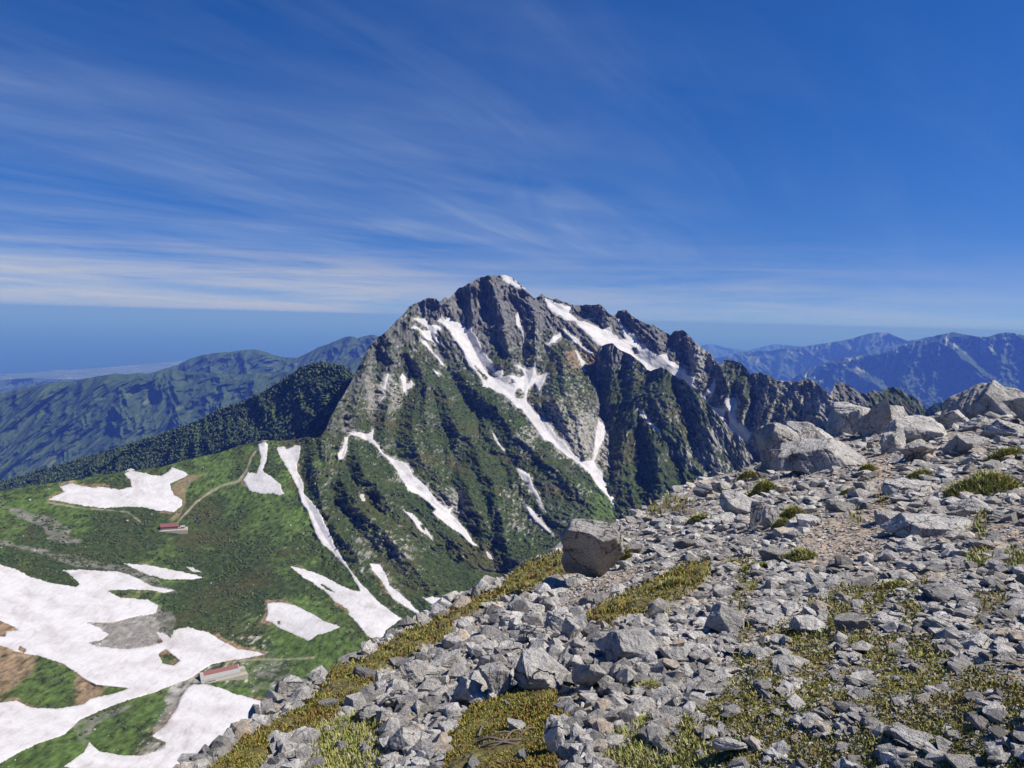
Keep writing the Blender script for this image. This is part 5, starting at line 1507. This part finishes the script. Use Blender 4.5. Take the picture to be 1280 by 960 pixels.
def prism(name, prof, x0, x1, mat, parent=None):
    """closed outline in (y,z) swept along x"""
    n = len(prof)
    V = np.array([(x, y, z) for x in (x0, x1) for y, z in prof], float)
    F = [[i, (i + 1) % n, n + (i + 1) % n, n + i] for i in range(n)]
    me_caps = [list(range(n))[::-1], list(range(n, 2 * n))]
    me = bpy.data.meshes.new(name); me.from_pydata(V.tolist(), [], F + me_caps); me.update()
    me.materials.append(mat)
    o = bpy.data.objects.new(name, me); COL.objects.link(o)
    if parent: o.parent = parent
    return o


def massif_at(u, v):
    r = massif_fields(np.array([[float(u)]]), np.array([[float(v)]]))
    return at(np.array([u]), np.array([v]), r[0][0])[0]


def heading(u0, v0, u1, v1):
    a = massif_at(u0, v0); b_ = massif_at(u1, v1)
    return math.atan2(b_[1] - a[1], b_[0] - a[0]), float(np.hypot(*(b_ - a)[:2]))


# red roofed hut on its stone terrace
c0 = massif_at(212, 662)
s1 = float(np.hypot(c0[0], c0[1])) / FPX            # metres per photo pixel there
rz, L_ = heading(199, 662, 222, 658)
rz = 0.35
hut = empty('mountain_hut', c0 + np.array([0, 0, 1.5]), rz)
tag(hut, 'red roofed mountain hut on a stone terrace below the rippled snowfield', 'hut')
W_ = 19 * s1; D_ = 9.0
boxes('wall', [(-W_ / 2, W_ / 2, -D_ / 2, D_ / 2, -2, 4.4)], M_WALL, hut)
prism('roof', [(-D_ / 2 - 0.8, 4.2), (0, 8.4), (D_ / 2 + 0.8, 4.2), (D_ / 2 + 0.8, 4.5), (0, 8.8), (-D_ / 2 - 0.8, 4.5)], -W_ / 2 - 0.7, W_ / 2 + 0.7, M_RED, hut)
prism('gable', [(-D_ / 2, 4.4), (D_ / 2, 4.4), (0, 8.2)], -W_ / 2 - 0.05, W_ / 2 + 0.05, M_BROWN, hut)
for i in range(6):
    x = -W_ / 2 + W_ * (i + 0.7) / 6.4
    f_ = boxes('window', [(x - 1.1, x + 1.1, -D_ / 2 - 0.12, -D_ / 2 + 0.05, 1.0, 3.2)], M_WHITE, hut)
    boxes('pane', [(x - 0.85, x + 0.85, -D_ / 2 - 0.16, -D_ / 2 - 0.10, 1.25, 2.95)], M_GLASS, f_)
boxes('porch', [(-W_ / 2 - 3.2, -W_ / 2 - 0.01, -3.2, 3.0, -2, 3.4)], M_BROWN, hut)
boxes('dormer', [(-W_ / 4 - 1.6, -W_ / 4 + 1.6, 0.5, 3.4, 5.2, 8.0), (W_ / 6 - 1.6, W_ / 6 + 1.6, 0.5, 3.2, 5.2, 7.9)], M_BROWN, hut)
shed = empty('shed', c0 + np.array([math.cos(rz), math.sin(rz), 0]) * (W_ / 2 + 6.5) + np.array([0, 0, 1.0]), rz)
tag(shed, 'small brown shed at the right end of the red roofed hut', 'shed')
boxes('wall', [(-3, 3, -2.5, 2.5, -2, 2.6)], M_WALL, shed)
prism('roof', [(-3.1, 2.5), (0, 4.4), (3.1, 2.5), (3.1, 2.8), (0, 4.8), (-3.1, 2.8)], -3.5, 3.5, M_GREYR, shed)
ter = mesh_obj('terrace_wall', *box(-W_ / 2 - 5, W_ / 2 + 14, -D_ / 2 - 7, D_ / 2 + 4, -7, 0.0), M_STONEW)
ter.location = c0 + np.array([0, 0, 1.0]); ter.rotation_euler = (0, 0, rz)
tag(ter, 'pale stone terrace wall carrying the red roofed hut', 'terrace')

# grey roofed hut in the snow basin: a long steep roof that comes down close to the ground
c1 = massif_at(274, 846)
s2 = float(np.hypot(c1[0], c1[1])) / FPX
hut2 = empty('mountain_hut', c1 + np.array([0, 0, 0.8]), 0.62)
tag(hut2, 'long grey roofed mountain hut with a red ridge band, standing in the snow basin', 'hut')
W_ = 46 * s2; D_ = 12.0
hz = 9.5
prof = [(-D_ / 2 - 1.5, -0.5), (-D_ / 2 - 0.5, 2.6), (-2.6, 7.6), (0, hz), (2.6, 7.6), (D_ / 2 + 0.5, 2.6), (D_ / 2 + 1.5, -0.5)]
prism('roof', prof, -W_ / 2, W_ / 2, M_GREYR, hut2)
prism('ridge_band', [(-3.9, 6.32), (-2.6, 7.68), (0, hz + 0.1), (1.4, hz - 0.8), (0, hz - 1.2), (-2.6, 7.0)], -W_ / 2 + 4, W_ / 2 - 1.0, M_RED, hut2)
prism('end_wall', [(-D_ / 2 - 1.1, -0.6), (-D_ / 2 - 0.2, 2.4), (-2.4, 7.3), (0, hz - 0.4), (2.4, 7.3), (D_ / 2 + 0.2, 2.4), (D_ / 2 + 1.1, -0.6)], -W_ / 2 - 0.15, -W_ / 2 + 0.2, M_BROWN, hut2)
dr = boxes('door', [(-W_ / 2 - 0.3, -W_ / 2 - 0.1, -2.6, -0.6, 0.0, 2.4)], M_WHITE, hut2)
for y in (1.0, 3.2):
    boxes('window', [(-W_ / 2 - 0.3, -W_ / 2 - 0.1, y, y + 1.4, 1.2, 2.8)], M_GLASS, hut2)
boxes('annex', [(W_ / 2 + 0.01, W_ / 2 + 7, -4.5, 3.5, -2, 4.2)], M_STONEW, hut2)
foot = mesh_obj('stone_footing', *box(-W_ / 2 - 3, W_ / 2 + 8, -D_ / 2 - 5, D_ / 2 + 4, -7, 0.3), M_STONEW)
foot.location = c1 + np.array([0, 0, 0.3]); foot.rotation_euler = (0, 0, 0.62)
tag(foot, 'gravel and stone platform under the long grey roofed hut', 'platform')
# ================================================================== SCRUB, STONES AND TREES SEEN FROM AFAR (uncounted masses)
CLUMP = [hull_stone(300 + i, 14) for i in range(8)]
nS = 60000
su = rng.uniform(-30, 760, nS); sv = rng.uniform(440, 960, nS)
ok = (sv > lin(SKYLINE)(su) + 3)
su, sv = su[ok], sv[ok]
Ps = np.empty((0, 3)); 
r = massif_fields(su[None], sv[None])
Ps = dirs(su, sv) * r[0][0][:, None]
nn = np.zeros((1, len(su), 3)); nn[..., 2] = 0.72
cc, ee = cover_colour(su[None], sv[None], r[2], r[3], nn, r[5])
ee = ee[0]; sdv = bil(SDF, su, sv)
pathd = np.minimum.reduce([seg_dist(su, sv, t_) for t_ in (TRAIL, TRAIL2, TRAIL3)])
hutd = np.minimum(np.hypot(su - 214, sv - 660), np.hypot(su - 276, sv - 838) * 0.7)
free = (sdv < -2.5) & (pathd > 4) & (hutd > 20)
vis = np.ones(len(su), bool)
gd = np.full(len(su), np.nan); gP, gd = ghit(su, sv); vis = ~(gd < 120)
thick = fbm(r[2][0], r[3][0], 45, 4, 0.6, 640)
k = free & vis & (ee[:, 2] + 0.25 * ee[:, 3] > 0.45) & (thick > -0.05)
dS = np.linalg.norm(Ps[k], axis=1); n = int(k.sum())
wS = rng.uniform(2.2, 5.0, n) * dS / FPX * rng.choice([0.7, 1.0], n)
s3 = np.stack([wS * 0.55, wS * 0.5, wS * 0.32], -1)
colS = np.array([(0.044, 0.066, 0.022), (0.064, 0.090, 0.028), (0.034, 0.054, 0.020), (0.076, 0.084, 0.030)])[rng.integers(4, size=n)] * rng.uniform(0.75, 1.3, (n, 1))
o = scatter_mass('dwarf_pine_scrub', M_LEAF, CLUMP, Ps[k] + np.array([0, 0, 0.2]), s3, rand_rots(n, 0.25), col=colS, smooth=True)
tag(o, 'dark thickets of dwarf pine spread over the green slopes and the valley', 'dwarf pine', kind='stuff')
k = free & vis & (rng.random(len(su)) < 0.022 + 0.25 * ee[:, 1]) & (thick < 0.12)
dS = np.linalg.norm(Ps[k], axis=1); n = int(k.sum())
wS = np.clip(1.1 * (1 + rng.pareto(2.4, n)), 1.1, 3.6) * dS / FPX
o = scatter_mass('valley_stones', M_SCREE, CLUMP, Ps[k], np.stack([wS * 0.5, wS * 0.45, wS * 0.38], -1), rand_rots(n, 0.4), tone=rng.uniform(0.0, 0.42, n))
tag(o, 'pale stones and blocks lying in the grass of the valley slopes', 'stones', kind='stuff')
print('scrub', n)
# trees of the wooded ridge behind the col
R_, C_ = P_forest.shape[:2]
nT = 26000
ri = rng.uniform(0, R_ * 0.97, nT); ci = rng.uniform(0, C_ - 1.01, nT)
PT = P_forest[ri.astype(int), ci.astype(int)]
tX, tY = PT[:, 0], PT[:, 1]
k = fbm(tX, PT[:, 2] * 1.4, 160, 4, 0.6, 650) > -0.16
PT = PT[k]; n = len(PT)
PT = PT + rng.normal(0, 2.0, PT.shape) * np.array([1, 1, 0.2])
hT = rng.uniform(4.5, 9.5, n) * rng.choice([1.0, 1.0, 1.45], n)
colT = np.array([(0.040, 0.062, 0.026), (0.055, 0.080, 0.030), (0.030, 0.050, 0.024), (0.072, 0.096, 0.036)])[rng.integers(4, size=n)] * rng.uniform(0.7, 1.3, (n, 1))
o = scatter_mass('forest', M_LEAF, CLUMP, PT + np.array([0, 0, 2.5]), np.stack([hT * 0.42, hT * 0.42, hT * 0.62], -1), rand_rots(n, 0.1), col=colT, smooth=True)
tag(o, 'dense dark wood covering the ridge behind the grassy col', 'forest', kind='stuff')
print('done', round(time.time() - T0, 1))
